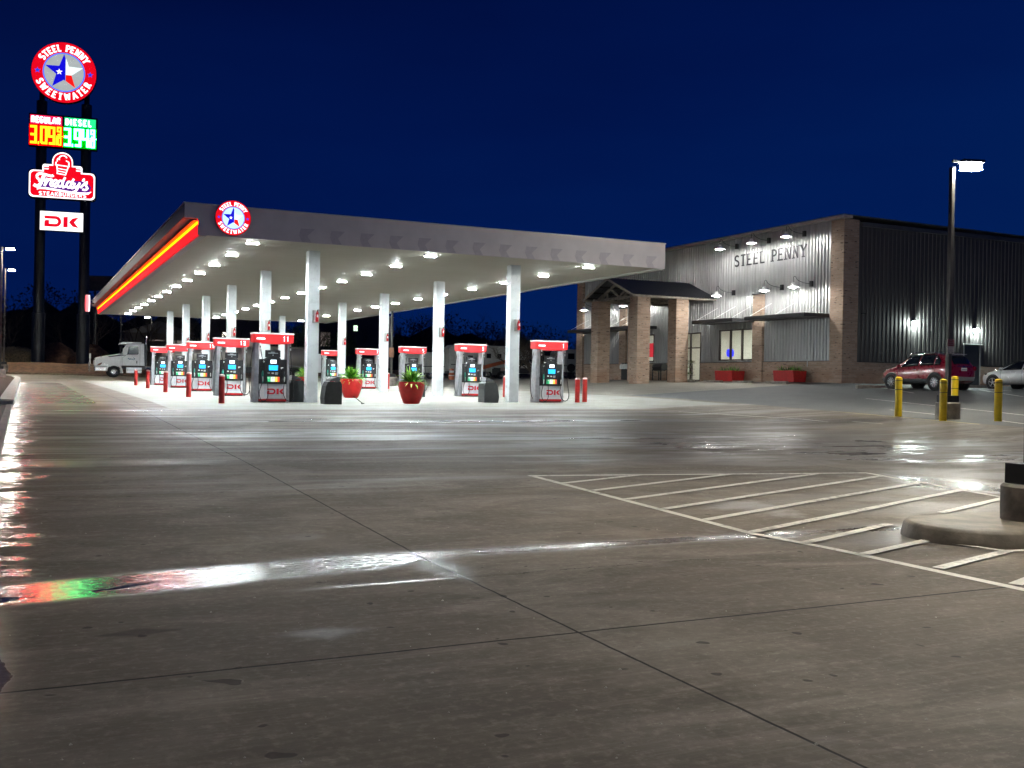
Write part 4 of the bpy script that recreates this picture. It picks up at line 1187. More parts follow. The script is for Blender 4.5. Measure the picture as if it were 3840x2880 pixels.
for x0, x1, z0, z1 in ((40.82, 48.95, 1.36, 8.95), (48.95, 50.28, 2.56, 8.95), (50.28, 66, 1.36, 8.95)): corr_x(mb, 43.0, x0, x1, z0, z1)
mb.build('side_wall', GREYSHEET, store)
mb = MB()
for y0, y1 in ((43.86, 49.5), (50.46, 55.85), (59.55, 65.0), (65.95, 71.4)):
    mb = MB(); sbox(mb, GX-.10, GX+.12, y0, y1, -.1, 1.37); mb.build('brick_base', BRICK, store)
mb = MB(); sbox(mb, 40.82, 48.93, 42.9, 43.1, -.1, 1.34); mb.build('brick_base', BRICK, store)
mb = MB(); sbox(mb, 50.30, 66, 42.9, 43.1, -.1, 1.30); mb.build('brick_base', BRICK, store)
mb = MB()
for y0, y1 in ((43.86, 49.5), (50.46, 55.85), (59.55, 65.0), (65.95, 71.4)): sbox(mb, GX-.15, GX+.0, y0, y1, 1.3715, 1.40)
sbox(mb, 40.82, 48.93, 42.86, 43.0, 1.3415, 1.37); mb.build('base_sill', DARK, store)
for (x0, x1, y0, y1, z1) in ((39.74, 40.80, 42.86, 43.84, 9.04), (39.70, 40.0, 49.52, 50.44, 5.42), (39.70, 40.0, 65.02, 65.93, 5.42), (39.66, 40.5, 71.42, 72.4, 9.0)):
    mb = MB(); sbox(mb, x0, x1, y0, y1, -.1, z1)
    mb.build('brick_pier', BRICK, store)
for y0, y1 in ((49.48, 50.48), (64.98, 65.97)):
    mb = MB(); sbox(mb, 39.66, 40.0, y0, y1, 5.4215, 5.50); mb.build('pier_cap', DARK, store)
mb = MB()
sbox(mb, 39.55, 40.2, 42.72, 72.55, 9.065, 9.22)
mb.build('eave_trim', P('trim_pale', (.38, .38, .37), .5), store)
mb = MB(); vs = [SL(39.55, 42.7, 9.222), SL(39.55, 72.6, 9.222), SL(66, 72.6, 8.95), SL(66, 42.7, 8.95), SL(39.55, 42.7, 9.26), SL(39.55, 72.6, 9.26), SL(66, 72.6, 9.0), SL(66, 42.7, 9.0)]
mb.add(vs, [(0, 1, 2, 3), (4, 7, 6, 5), (0, 3, 7, 4), (0, 4, 5, 1), (1, 5, 6, 2), (2, 6, 7, 3)])
sbox(mb, 41.0, 66, 42.80, 42.93, 8.72, 8.94)
mb.build('roof', ROOFM, store)
mb = MB(); sbox(mb, 65.9, 66, 43.1, 72.3, .0, 8.9); sbox(mb, 40.2, 65.9, 72.2, 72.3, .0, 8.9); mb.build('rear_wall', GREYSHEET, store)
mb = MB(); sbox(mb, 42.2, 44.5, 57.6, 60.2, 9.26, 9.75); mb.build('roof_unit', ROOFM, store)
# shop interior seen through the glass
INW = P('interior_wall', (.62, .62, .58), .8, var=.06)
mb = MB()
sbox(mb, 46.0, 46.1, 48.6, 66.4, .22, 3.9); sbox(mb, 40.03, 46.0, 48.5, 48.6, .22, 3.9); sbox(mb, 40.03, 46, 66.4, 66.5, .22, 3.9); sbox(mb, 40.03, 46.1, 48.5, 66.5, .10, .215); sbox(mb, 40.03, 46.1, 48.5, 66.5, 3.901, 3.98)
mb.build('interior', INW, store)
ILIT = E('interior_light', (1.0, .95, .82), 15.0)
for yq in (50.5, 52.8, 56.4, 59.0, 63.2):
    mb = MB(); sbox(mb, 42.2, 44.2, yq-.55, yq+.55, 3.86, 3.895); mb.build('interior_light', ILIT, store)
mb = MB(); sbox(mb, 41.3, 41.38, 62.0, 64.6, 1.9, 2.9); mb.build('red_wall_panel', E('int_red', (.75, .03, .05), .8), store)
mb = MB(); sbox(mb, 44.2, 44.9, 50.6, 52.2, .22, 1.15); sbox(mb, 43.4, 44.0, 56.1, 57.2, .22, 1.6); sbox(mb, 42.8, 43.4, 52.8, 53.6, .22, 1.0); mb.build('shop_fittings', BLACKM, store)
mb = MB(); mb.lathe([(0, 0), (.22, .08), (.25, .3), (.2, .5), (0, .58)], 16, c=tuple(SL(40.6, 53.75, 1.72))); mb.build('blue_display', E('int_blue', (.01, .02, 1.0), 1.2), store)
mb = MB()
for yq, zq in ((53.0, 1.6), (52.0, 1.6), (51.2, 1.6), (56.6, .9), (57.3, 1.0)): sbox(mb, 41.2, 41.7, yq-.25, yq+.25, .22, zq)
mb.build('display_stand', P('int_stand', (.10, .08, .09), .5), store)
PANE = glass('shop_glass')
def window(y0, y1, z0, z1, mull):
    mb = MB(); f = .07
    sbox(mb, GX-.08, GX+.04, y0, y0+f, z0, z1); sbox(mb, GX-.08, GX+.04, y1-f, y1, z0, z1); sbox(mb, GX-.078, GX+.038, y0+f, y1-f, z1-f, z1); sbox(mb, GX-.078, GX+.038, y0+f, y1-f, z0, z0+f)
    for q in mull: sbox(mb, GX-.076, GX+.036, q-.06, q+.06, z0+f, z1-f)
    fr = mb.build('window_frame', P('bronze_frame', (.025, .015, .014), .4), store)
    mb = MB(); sbox(mb, GX-.02, GX-.012, y0+f, y1-f, z0+f, z1-f); mb.build('pane', PANE, fr)
window(50.46, 53.9, 1.50, 3.42, (51.6, 52.75)); window(61.4, 64.9, 1.5, 3.42, (62.55, 63.75))
mb = MB()
for q in (55.85, 57.0, 58.3, 59.47): sbox(mb, GX-.08, GX+.04, q, q+.08, .2, 3.36)
for z in (.2, 2.32, 3.28): sbox(mb, GX-.078, GX+.038, 55.93, 59.47, z, z+.08)
dr = mb.build('entrance_frame', P('bronze_frame', (0, 0, 0)), store)
mb = MB(); sbox(mb, GX-.02, GX-.012, 55.93, 59.47, .28, 3.28); mb.build('pane', PANE, dr)
mb = MB(); mb.tube([SL(39.78, 57.5, 1.0), SL(39.78, 57.5, 1.6)], .02, 8); mb.tube([SL(39.78, 57.85, 1.0), SL(39.78, 57.85, 1.6)], .02, 8); mb.build('door_handle', CHROME, dr)
# side door
mb = MB(); sbox(mb, 48.99, 50.24, 42.97, 43.02, .12, 2.50); sd = mb.build('side_door', P('door_dark', (.04, .043, .046), .45), store)
mb = MB(); sbox(mb, 48.90, 48.985, 42.93, 43.04, .12, 2.55); sbox(mb, 50.245, 50.32, 42.93, 43.04, .12, 2.55); mb.build('door_frame', P('frame_grey', (.30, .31, .31), .4), sd)
mb = MB(); sbox(mb, 48.86, 50.36, 42.82, 43.0, 2.552, 2.60); mb.build('drip_cap', WHITE, sd)
# letters
mb = MB(); fy = plane(SL(GX-.06, 52.45, 7.30), (0, -1, 0), (0, 0, 1), (-1, 0, 0))
tl = text_len('STEEL PENNY', .17)
text(mb, 'STEEL PENNY', fy, .70, .155, 0, 0, .17, serif=True, thin=.85, d0=.0, d1=.03, xs=6.55/(tl*.70))
mb.build('wall_lettering', P('letter_black', (.012, .012, .018), .35), store)
# flat awnings with rods
def awning(y0, y1):
    mb = MB(); sbox(mb, 38.10, GX-.05, y0, y1, 3.80, 3.86); sbox(mb, 38.06, 38.10, y0-.02, y1+.02, 3.76, 3.98); sbox(mb, 38.1015, GX-.05, y0-.02, y0+.02, 3.77, 3.975); sbox(mb, 38.1015, GX-.05, y1-.02, y1+.02, 3.77, 3.975)
    a = mb.build('awning', P('awning_dark', (.05, .052, .055), .4, metal=.3), store)
    n = 3; mb = MB()
    for k in range(n):
        q = y0+.25+(y1-y0-.5)*k/(n-1)
        mb.tube([SL(38.2, q, 3.98), SL(39.85, q, 4.85)], .012, 6)
    mb.build('awning_rod', WHITE, a)
    mb = MB(); sbox(mb, 38.11, GX-.06, y0+.02, y1-.02, 3.861, 3.875); mb.build('awning_top', P('awn_top', (.16, .16, .16), .5), a)
for y0, y1 in ((44.0, 49.1), (50.3, 54.35), (61.1, 65.2), (66.3, 70.95)): awning(y0, y1)

# entrance porch with gable roof
porch = thing('entrance_porch', 'gabled entrance porch on four brick piers with a dark ribbed roof', 'porch', (37, 57.4, SB))
def PL_(X, Y, Z): return Vector((X-37, Y-57.4, Z-SB))
def pbox(mb, x0, x1, y0, y1, z0, z1): mb.box(x0-37, x1-37, y0-57.4, y1-57.4, z0-SB, z1-SB)
for x0, y0 in ((34.1, 54.48), (36.95, 54.48), (34.1, 59.32), (36.95, 59.32)):
    mb = MB(); pbox(mb, x0, x0+.92, y0, y0+.90, -.1, 5.33); mb.build('brick_pier', BRICK, porch)
YR, ZR, ZE = 57.36, 6.66, 5.47
sl = (ZR-ZE)/(YR-54.27)
for s, nm in ((-1, 'roof_slope'), (1, 'roof_slope')):
    mb = MB(); n = 30; x0, x1 = 33.58, GX-.06; p = (x1-x0)/n; pr = []
    for i in range(n):
        a = x0+i*p; pr += [(a, 0), (a+p*.7, 0), (a+p*.78, .035), (a+p*.94, .035)]
    pr.append((x1, 0)); ye = YR+s*(YR-54.2); vs = []
    for a, d in pr: vs += [PL_(a, YR, ZR+d), PL_(a, ye, ZE-.03+d)]
    for a, d in pr: vs += [PL_(a, YR, ZR-.03+d*.9), PL_(a, ye, ZE-.06+d*.9)]
    k = len(pr)*2
    fs_ = [(2*i, 2*i+1, 2*i+3, 2*i+2) for i in range(len(pr)-1)]+[(k+2*i, k+2*i+2, k+2*i+3, k+2*i+1) for i in range(len(pr)-1)]
    mb.add(vs, fs_); mb.build(nm, P('porch_roof', (.10, .105, .115), .38, metal=.55, var=.1), porch)
mb = MB()
for s in (-1, 1):
    ye = YR+s*3.09
    mb.beam(PL_(33.56, YR, ZR-.06), PL_(33.56, ye, ZE-.09), .05, .16)
    mb.beam(PL_(33.6, ye+s*.02, ZE-.09), PL_(GX-.07, ye+s*.02, ZE-.09), .05, .14)
mb.build('fascia_board', WOOD, porch)
mb = MB()
for xq in (34.5, 36.0, 37.4, 38.9):
    mb.beam(PL_(xq, 54.5, 5.42), PL_(xq, 60.2, 5.42), .14, .16)
    for s in (-1, 1):
        mb.beam(PL_(xq, YR, ZR-.14), PL_(xq, YR+s*2.95, ZE-.12), .12, .14)
        mb.beam(PL_(xq, YR+s*.02, 5.5), PL_(xq, YR+s*1.15, 6.10), .10, .11)
        mb.beam(PL_(xq, YR+s*1.5, 5.5), PL_(xq, YR+s*1.5, 5.97), .10, .10)
        mb.beam(PL_(xq, YR+s*2.1, 5.5), PL_(xq, YR+s*1.55, 5.9), .09, .09)
mb.build('roof_truss', WOOD, porch)
mb = MB()
for s in (-1, 1):
    for q in (.25, 1.1, 1.95, 2.75): mb.beam(PL_(33.65, YR+s*q, ZR-.08-q*sl), PL_(GX-.1, YR+s*q, ZR-.08-q*sl), .12, .09)
mb.build('purlin', P('purlin_dark', (.05, .048, .045), .6), porch)
mb = MB()
for yq in (54.93, 59.77): mb.beam(PL_(34.0, yq, 5.40), PL_(GX-.1, yq, 5.40), .18, .13)
mb.build('eave_beam', WOOD, porch)

# ------------------------------------------------------------------ wall lamps
def goose():
    t = thing('barn_lamp', '', 'wall lamp', (0, 0, 0), 0, 'gooseneck barn lamps on the shop front')
    mb = MB(); mb.box(.0, .14, -.10, .10, -.16, .16); mb.build('wall_box', BLACKM, t, bevel=.01)
    mb = MB(); mb.tube(smooth_pts([(.0, 0, 0), (-.5, 0, .03), (-.92, 0, .16), (-1.08, 0, .34), (-1.2, 0, .30), (-1.22, 0, .02)], 5), .014, 8); mb.build('arm', DARK, t, smooth=60)
    mb = MB(); mb.lathe([(.03, .02), (.08, .0), (.10, -.09), (.20, -.16), (.31, -.25), (.32, -.27), (.30, -.265), (.19, -.18), (.07, -.10)], 28, c=(-1.22, 0, 0)); mb.build('shade', P('shade_white', (.75, .76, .76), .3), t, smooth=50)
    mb = MB(); mb.lathe([(0, -.14), (.10, -.16), (.14, -.24), (.11, -.30), (0, -.33)], 20, c=(-1.22, 0, 0)); mb.build('bulb', E('barn_bulb', (1.0, .98, .93), 430), t, smooth=60)
    return t
gs = None
for (y_, z_, lab) in ((52.19, 8.55, 'upper left barn lamp above the first word of the wall lettering'), (49.15, 8.57, 'upper middle barn lamp above the wall lettering'), (46.06, 8.60, 'upper right barn lamp nearest the corner pier'),
                      (52.44, 5.70, 'lower left barn lamp beside the porch roof'), (47.9, 5.70, 'lower middle barn lamp right of the short brick pier'), (45.4, 5.72, 'lower right barn lamp above the awning'),
                      (63.4, 5.72, 'barn lamp behind the porch, second from the far end'), (69.2, 5.72, 'barn lamp at the far end of the shop front behind the porch')):
    if gs is None: gs = goose(); gs.location = (GX-.19, y_, z_); gs['label'] = lab
    else: dup(gs, (GX-.19, y_, z_), 0, lab)
def wpack():
    t = thing('wall_light', '', 'wall light', (0, 0, 0), 0, 'wall lights on the dark side wall')
    mb = MB(); mb.box(-.15, .15, -.02, .05, -.12, .14); mb.box(-.13, .13, -.22, -.02, .08, .14); mb.build('housing', BLACKM, t, bevel=.01)
    mb = MB(); mb.prism([(-.02, .075), (-.21, .075), (-.18, -.03), (-.02, -.10)], lambda a, b, d: Vector((d, a, b)), -.12, .12); mb.build('lens', E('wall_lens', (.86, 1.0, .95), 700), t)
    return t
w0 = wpack(); w0.location = (44.95, 42.90, 3.62); w0['label'] = 'bright wall light above the front of the dark red car'
dup(w0, (49.75, 42.90, 3.36), 0, 'bright wall light over the side door')
cm = thing('wall_bracket', 'small black bracket high on the side wall by the corner pier', 'bracket', (41.2, 42.9, 3.98)); mb = MB(); mb.box(-.12, .12, -.12, .02, -.03, .03); mb.box(-.03, .03, -.2, -.12, -.05, .02); mb.build('body', BLACKM, cm)
fau = thing('hose_tap', 'tap on a short pipe above the right red box planter', 'tap', (GX-.12, 45.55, 1.38)); mb = MB(); mb.tube([(0, 0, 0), (-.06, 0, .02), (-.06, 0, -.3)], .02, 8); mb.build('pipe', SILVER, fau); mb = MB(); mb.tube([(-.06, 0, .02), (-.06, 0, .10)], .05, 10); mb.build('handle', SILVER, fau)

# ------------------------------------------------------------------ box planters, wheel stops, things by the entrance
DG = P('leaf_dark', (.06, .11, .025), .6, var=.5, vs=8)
def boxpl(lab, y0, y1, seed):
    t = thing('box_planter', lab, 'planter', (38.95, (y0+y1)/2, SB), 0, 'red box planters before the shop wall')
    h = (y1-y0)/2; mb = MB()
    mb.prism([(-.42, 0), (.42, 0), (.5, .64), (-.5, .64)], lambda a, b, d: Vector((a, d, b)), -h, h)
    mb.build('box', P('planter_red', (.50, .02, .02), .45, var=.12), t, bevel=.02)
    mb = MB(); random.seed(seed)
    for q in range(5):
        m2 = MB(); foliage(m2, 34, .42, .035, seed+q, 1.5)
        off = (random.uniform(-.12, .12), -h*.8+q*h*.4, .60)
        mb.add([(v[0]+off[0], v[1]+off[1], v[2]*.85+off[2]) for v in m2.v], m2.f, 0); mb.m[-len(m2.m):] = m2.m
    mb.build('foliage', [DG, LEAF1], t)
boxpl('dark red box planter under the lit window', 50.75, 52.45, 21); boxpl('brighter red box planter by the tap, nearer the corner', 45.25, 46.95, 31)
ws = None
for i, (y0, lab) in enumerate(((55.0, 'concrete wheel stop before the entrance doors'), (52.1, 'concrete wheel stop left of the first red box planter'), (49.2, 'concrete wheel stop right of the first red box planter'), (46.15, 'concrete wheel stop in front of the second red box planter'))):
    if ws is None:
        ws = thing('wheel_stop', lab, 'wheel stop', (0, 0, 0), 0, 'concrete wheel stops by the shop')
        mb = MB(); mb.prism([(-.09, -.05), (.09, -.05), (.07, .11), (-.07, .11)], lambda a, b, d: Vector((a, d, b)), -.9, .9); mb.build('block', CONC, ws, bevel=.015); o = ws
    else: o = dup(ws, (0, 0, 0), 0, lab)
    o.location = (38.1, y0, gz(38.1, y0)+.02)
for (x_, y_, lab) in ((37.1, 38.0, 'concrete wheel stop under the nose of the dark red car'), (43.0, 37.1, 'concrete wheel stop at the nose of the silver car')):
    dup(ws, (x_, y_, gz(x_, y_)+.02), PI/2, lab)
gr = thing('barbecue_grill', 'dark barbecue grill standing between the porch piers', 'grill', (38.9, 59.2, SB))
mb = MB()
for a, b in ((-.5, -.25), (.5, -.25), (-.5, .25), (.5, .25)): mb.box(b-.03, b+.03, a-.03, a+.03, 0, .75)
mb.build('frame', DARK, gr); mb = MB(); mb.cyl((0, -.55, .9), (0, .55, .9), .27, n=20); mb.build('drum', BLACKM, gr, smooth=40)
mb = MB(); mb.tube([(-.3, -.4, .95), (-.34, -.4, .95), (-.34, .4, .95), (-.3, .4, .95)], .015, 6); mb.build('handle', CHROME, gr)
mb = MB(); mb.box(-.55, -.25, -.5, .5, .55, .58); mb.build('shelf', CHROME, gr)
gc = thing('gas_cabinet', 'black rack of gas bottles left of the middle porch pier', 'cabinet', (38.6, 62.6, SB))
mb = MB(); mb.box(-.35, .35, -.55, .55, 0, 1.2); mb.build('cabinet', BLACKM, gc)
for k in range(3):
    mb = MB(); mb.lathe([(0, 0), (.14, .02), (.15, .25), (.08, .36), (0, .38)], 12, c=(-.44, -.34+.34*k, .75)); mb.build('bottle', STK, gc, smooth=50)
fl = thing('flower_stand', 'rack of potted flowers beside the entrance doors', 'flower stand', (39.2, 56.25, SB))
mb = MB()
for z in (.35, .75, 1.1): mb.box(-.2, .2, -.4, .4, z, z+.02)
for a in (-.38, .38): mb.box(-.02, .02, a-.02, a+.02, 0, 1.12)
mb.build('shelf', DARK, fl)
mb = MB()
for q, (a, z) in enumerate(((-.25, .37), (.05, .37), (.28, .77), (-.15, .77), (0, 1.12), (.28, 1.12), (-.3, 1.12))):
    m2 = MB(); foliage(m2, 16, .26, .05, 50+q); mb.add([(v[0], v[1]+a, v[2]+z+.05) for v in m2.v], m2.f, 0); mb.m[-len(m2.m):] = m2.m
mb.build('foliage', [DG, P('flowers', (.5, .45, .42), .6, var=.4, vs=20)], fl)

# ------------------------------------------------------------------ cars
def interp(tb, y): return float(np.interp(y, [q[0] for q in tb], [q[1] for q in tb]))
def make_car(root, spec, PAINTM):
    top, belt, bot, hw, rw = spec['top'], spec['belt'], spec['bot'], spec['hw'], spec['rw']
    def sec(y, off=0):
        T, B_, b0, w_, r_ = interp(top, y), interp(belt, y), interp(bot, y), interp(hw, y), interp(rw, y)
        B_ = min(B_, T-.03)
        return [(0, b0), (w_*.80, b0), (w_*.965, b0+.10), (w_, b0+.28), (w_*.992, (b0+.28+B_)/2+.04), (w_*.955, B_), (w_*.955*(.35)+r_*.65, B_+(T-B_)*.60), (r_*.86, T-.035), (r_*.5, T-.006), (0, T)]
    ys_ = list(np.linspace(spec['y0'], spec['y1'], 56)); n = 10
    vs = []
    for y in ys_:
        s = sec(y); vs += [(x, y, z) for x, z in s]+[(-x, y, z) for x, z in s[-2:0:-1]]
    N = 18; fs = []
    for i in range(len(ys_)-1):
        for k in range(N): fs.append((i*N+k, i*N+(k+1) % N, (i+1)*N+(k+1) % N, (i+1)*N+k))
    fs += [tuple(range(N)), tuple((len(ys_)-1)*N+k for k in range(N-1, -1, -1))]
    mb = MB(); mb.add(vs, fs); body = mb.build('body', PAINTM, root, smooth=50)
    sb = body.modifiers.new('smooth', 'SUBSURF'); sb.levels = 1; sb.render_levels = 2
    GL = P('car_glass', (.012, .016, .018), .06, spec=.8)
    def patch(name, mat_, pts_fn, us, vs_, parent=body):
        mb = MB(); V_ = [pts_fn(u, v) for u in us for v in vs_]; m_ = len(vs_)
        mb.add(V_, [(i*m_+j, i*m_+j+1, (i+1)*m_+j+1, (i+1)*m_+j) for i in range(len(us)-1) for j in range(m_-1)])
        o = mb.build(name, mat_, parent, smooth=60)
        so = o.modifiers.new('thick', 'SOLIDIFY'); so.thickness = .012; so.offset = 0
        return o
    def side(y, v, s, off=.012):
        q = sec(y); p5, p6, p7 = q[5], q[6], q[7]
        if v <= .6: a, b, t = p5, p6, v/.6
        else: a, b, t = p6, p7, (v-.6)/.4
        x = a[0]+(b[0]-a[0])*t; z = a[1]+(b[1]-a[1])*t
        return Vector((s*(x+off), y, z+off*.4))
    for s in (-1, 1):
        for (ya, yb, fa, fb) in spec['side_glass']:
            # fa, fb: height share of the glass top at the two ends
            def fn(u, v, ya=ya, yb=yb, fa=fa, fb=fb, s=s):
                y = ya+(yb-ya)*u; tmax = fa(u)
                return side(y, .06+(tmax-.06)*v, s)
            patch('side_window', GL, fn, [k/8 for k in range(9)], [0, .25, .5, .75, 1])
        # sill cladding and door seams
        if spec.get('clad'):
            def fc(u, v, s=s):
                y = spec['y0']+.18+(spec['y1']-spec['y0']-.36)*u; q = sec(y); a, b = q[1], q[3]
                if v < .5: p = (q[1][0]+(q[2][0]-q[1][0])*v*2, q[1][1]+(q[2][1]-q[1][1])*v*2)
                else: p = (q[2][0]+(q[3][0]-q[2][0])*(v*2-1), q[2][1]+(q[3][1]-q[2][1])*(v*2-1))
                return Vector((s*(p[0]+.012), y, p[1]))
            patch('sill_cladding', GREYP, fc, [k/24 for k in range(25)], [0, .5, .75, .9])
        for ys0 in spec['seams']:
            pts = []
            for v in np.linspace(0, 1, 8):
                q = sec(ys0); a, b = q[3], q[4]
                zz = .42+(q[5][1]-.42)*v; xx = np.interp(zz, [q[2][1], q[3][1], q[4][1], q[5][1]], [q[2][0], q[3][0], q[4][0], q[5][0]])
                pts.append((s*(xx+.001), ys0, zz))
            mb = MB(); mb.tube(pts, .006, 5); mb.build('door_seam', BLACK, body)
        for yh in spec['handles']:
            q = sec(yh); zz = q[5][1]-.12; xx = np.interp(zz, [q[4][1], q[5][1]], [q[4][0], q[5][0]])
            mb = MB(); mb.beam((s*(xx+.02), yh-.10, zz), (s*(xx+.02), yh+.10, zz), .03, .028); mb.build('door_handle', CHROME if spec.get('clad') else PAINTM, body, bevel=.006)
        ym = spec['mirror']; q = sec(ym)
        mb = MB(); mb.lathe([(0, -.10), (.06, -.08), (.085, 0), (.06, .08), (0, .10)], 14, c=(s*(q[5][0]+.14), ym, q[5][1]+.08), axis='y'); mb.beam((s*q[5][0], ym, q[5][1]+.02), (s*(q[5][0]+.1), ym, q[5][1]+.05), .05, .03)
        mb.build('mirror', PAINTM, body, smooth=50)
    # windscreens follow the top surface
    for nm, ya, yb in spec['screens']:
        def fw(u, v, ya=ya, yb=yb):
            y = ya+(yb-ya)*u; q = sec(y); s = -1 if v < .5 else 1; t = abs(v-.5)*2
            pts = [q[9], q[8], q[7]]; xs_ = [p[0] for p in pts]; x = q[7][0]*.96*t
            return Vector((s*x, y, float(np.interp(x, xs_, [p[1] for p in pts]))+.014))
        patch(nm, GL, fw, [k/8 for k in range(9)], [k/8 for k in range(9)])
    # wheels
    R0, ww = spec['wr'], .22
    for yw in spec['wheels']:
        for s in (-1, 1):
            xo = interp(hw, yw)
            # dark wheel arch
            mb = MB(); mb.lathe([(q[0], s*q[1]) for q in ((0, -.10), (R0+.055, -.10), (R0+.055, .006), (R0+.02, .010), (0, .008))], 36, c=(s*xo, yw, R0+.01), axis='x')
            mb.build('wheel_arch', BLACK, body, smooth=40)
            if spec.get('clad'):
                pts = [(s*(xo+.004), yw+(R0+.075)*math.cos(R_(a)), R0+.0+(R0+.075)*math.sin(R_(a))) for a in range(-8, 189, 8)]
                mb = MB(); mb.tube(pts, .028, 6); mb.build('arch_trim', GREYP, body, smooth=60)
            x1 = s*(xo+.028)
            sg = 1 if s > 0 else -1
            mb = MB(); prof = [(R0*.66, -ww*.2), (R0*.68, 0), (R0*.80, .012), (R0*.96, .002), (R0, -.03), (R0, -ww+.03), (R0*.95, -ww), (R0*.6, -ww)]
            mb.lathe([(r, sg*z) for r, z in prof], 36, c=(x1, yw, R0), axis='x'); wh = mb.build('wheel', RUB, root, smooth=40)
            mb = MB(); mb.lathe([(0, -sg*.05), (R0*.64, -sg*.05), (R0*.655, sg*.0), (R0*.62, sg*.006), (R0*.60, -sg*.03)], 36, c=(x1, yw, R0), axis='x'); mb.build('rim_barrel', BLACKM, wh, smooth=40)
            mb = MB(); ns = spec['spokes']
            for k in range(ns):
                a = 2*PI*k/ns+.2
                c_ = Vector((x1-sg*.012, yw, R0)); e1 = Vector((0, math.cos(a), math.sin(a)))
                for da in ((-.13, .13) if ns > 6 else (0,)):
                    e2 = Vector((0, math.cos(a+da*.9), math.sin(a+da*.9)))
                    mb.beam(c_+e1*R0*.08, c_+e2*R0*.63, .018 if ns > 6 else .045, .02)
            mb.lathe([(0, sg*.0), (R0*.16, sg*.0), (R0*.18, -sg*.02)], 20, c=(x1, yw, R0), axis='x'); mb.lathe([(R0*.60, -sg*.005), (R0*.66, sg*.004), (R0*.665, -sg*.01)], 36, c=(x1, yw, R0), axis='x')
            mb.build('rim', CHROME if spec.get('clad') else SILVER, wh, smooth=40)
    return body, sec
RP = P('car_red', (.26, .008, .020), .28, var=.06, metal=.1, coat=1.0)
car = thing('parked_suv', 'dark red compact crossover parked nose to the side wall', 'car', (37.86, 35.3, 0)); car.location.z = (gz(37.8, 34)+gz(37.8, 36.6))/2
suv = dict(y0=-2.12, y1=2.13,
    top=[(-2.12, .78), (-2.06, 1.02), (-1.98, 1.20), (-1.84, 1.42), (-1.66, 1.575), (-1.2, 1.64), (-.3, 1.665), (.25, 1.62), (.55, 1.50), (.95, 1.23), (1.16, 1.08), (1.45, 1.02), (1.8, .93), (2.02, .79), (2.10, .66), (2.13, .55)],
    belt=[(-2.12, .75), (-2.0, 1.08), (-1.5, 1.09), (-.6, 1.05), (.6, .99), (1.1, .97), (1.5, .94), (1.9, .83), (2.13, .52)],
    bot=[(-2.12, .42), (-1.9, .30), (-1.0, .25), (1.0, .25), (1.9, .28), (2.13, .36)],
    hw=[(-2.12, .66), (-2.05, .78), (-1.85, .865), (-1.2, .89), (0, .885), (1.2, .885), (1.7, .85), (1.98, .74), (2.13, .50)],
    rw=[(-2.12, .60), (-1.9, .62), (-1.5, .64), (0, .66), (.6, .68), (1.1, .76), (1.6, .72), (2.13, .42)],
    side_glass=[(-.28, .78, lambda u: .96 if u < .55 else .96-(u-.55)*1.9, None), (-1.16, -.36, lambda u: .94, None), (-1.52, -1.22, lambda u: .45+.45*u, None)],
    seams=(-1.20, -.32, .86), handles=(-1.02, -.12), mirror=.74, screens=(('rear_window', -2.0, -1.70), ('windscreen', .42, 1.10)), wr=.345, wheels=(-1.28, 1.28), clad=True, spokes=10)
body, sec = make_car(car, suv, RP)
for s in (-1, 1):
    mb = MB(); mb.tube([(s*.60, -1.55, 1.60), (s*.62, -1.4, 1.66), (s*.64, -.3, 1.70), (s*.63, .3, 1.66), (s*.62, .42, 1.60)], .02, 8); mb.build('roof_rail', CHROME, body, smooth=50)
    mb = MB(); mb.lathe([(0, -.02), (.10, -.01), (.12, .05), (.08, .14), (0, .16)], 16, c=(s*.74, -2.06, .98), axis='y'); mb.build('tail_light', P('tail_red', (.25, .01, .01), .15, coat=1), body, smooth=50)
    mb = MB(); mb.lathe([(0, .05), (.12, .0), (.10, -.10), (0, -.12)], 16, c=(s*.60, 1.95, .74), axis='y'); mb.build('headlight', P('lamp_clear', (.6, .62, .63), .12, coat=1), body, smooth=50)
mb = MB(); mb.box(-.17, .17, -2.125, -2.105, .86, 1.0); mb.build('number_plate', STK, body); mb = MB(); mb.box(-.14, .14, -2.129, -2.1255, .90, .925); mb.build('plate_digits', BLACK, body)
mb = MB(); mb.box(-.45, .45, -2.125, -2.07, 1.055, 1.075); mb.build('chrome_strip', CHROME, body)
mb = MB(); mb.prism([(-.60, .42), (.60, .42), (.66, .60), (-.66, .60)], plane((0, -2.07, 0)), .0, .075); mb.build('rear_bumper', P('bumper_silver', (.28, .28, .28), .5), body, bevel=.02)
mb = MB(); mb.lathe([(0, 0), (.06, 0), (.06, .01), (0, .012)], 16, c=(0, -2.1, 1.03), axis='y'); mb.build('badge', CHROME, body)
mb = MB(); mb.box(-.5, .5, -1.83, -1.66, 1.60, 1.625); mb.build('roof_spoiler', P('spoiler_pale', (.55, .5, .5), .3, coat=.5), body, bevel=.01)

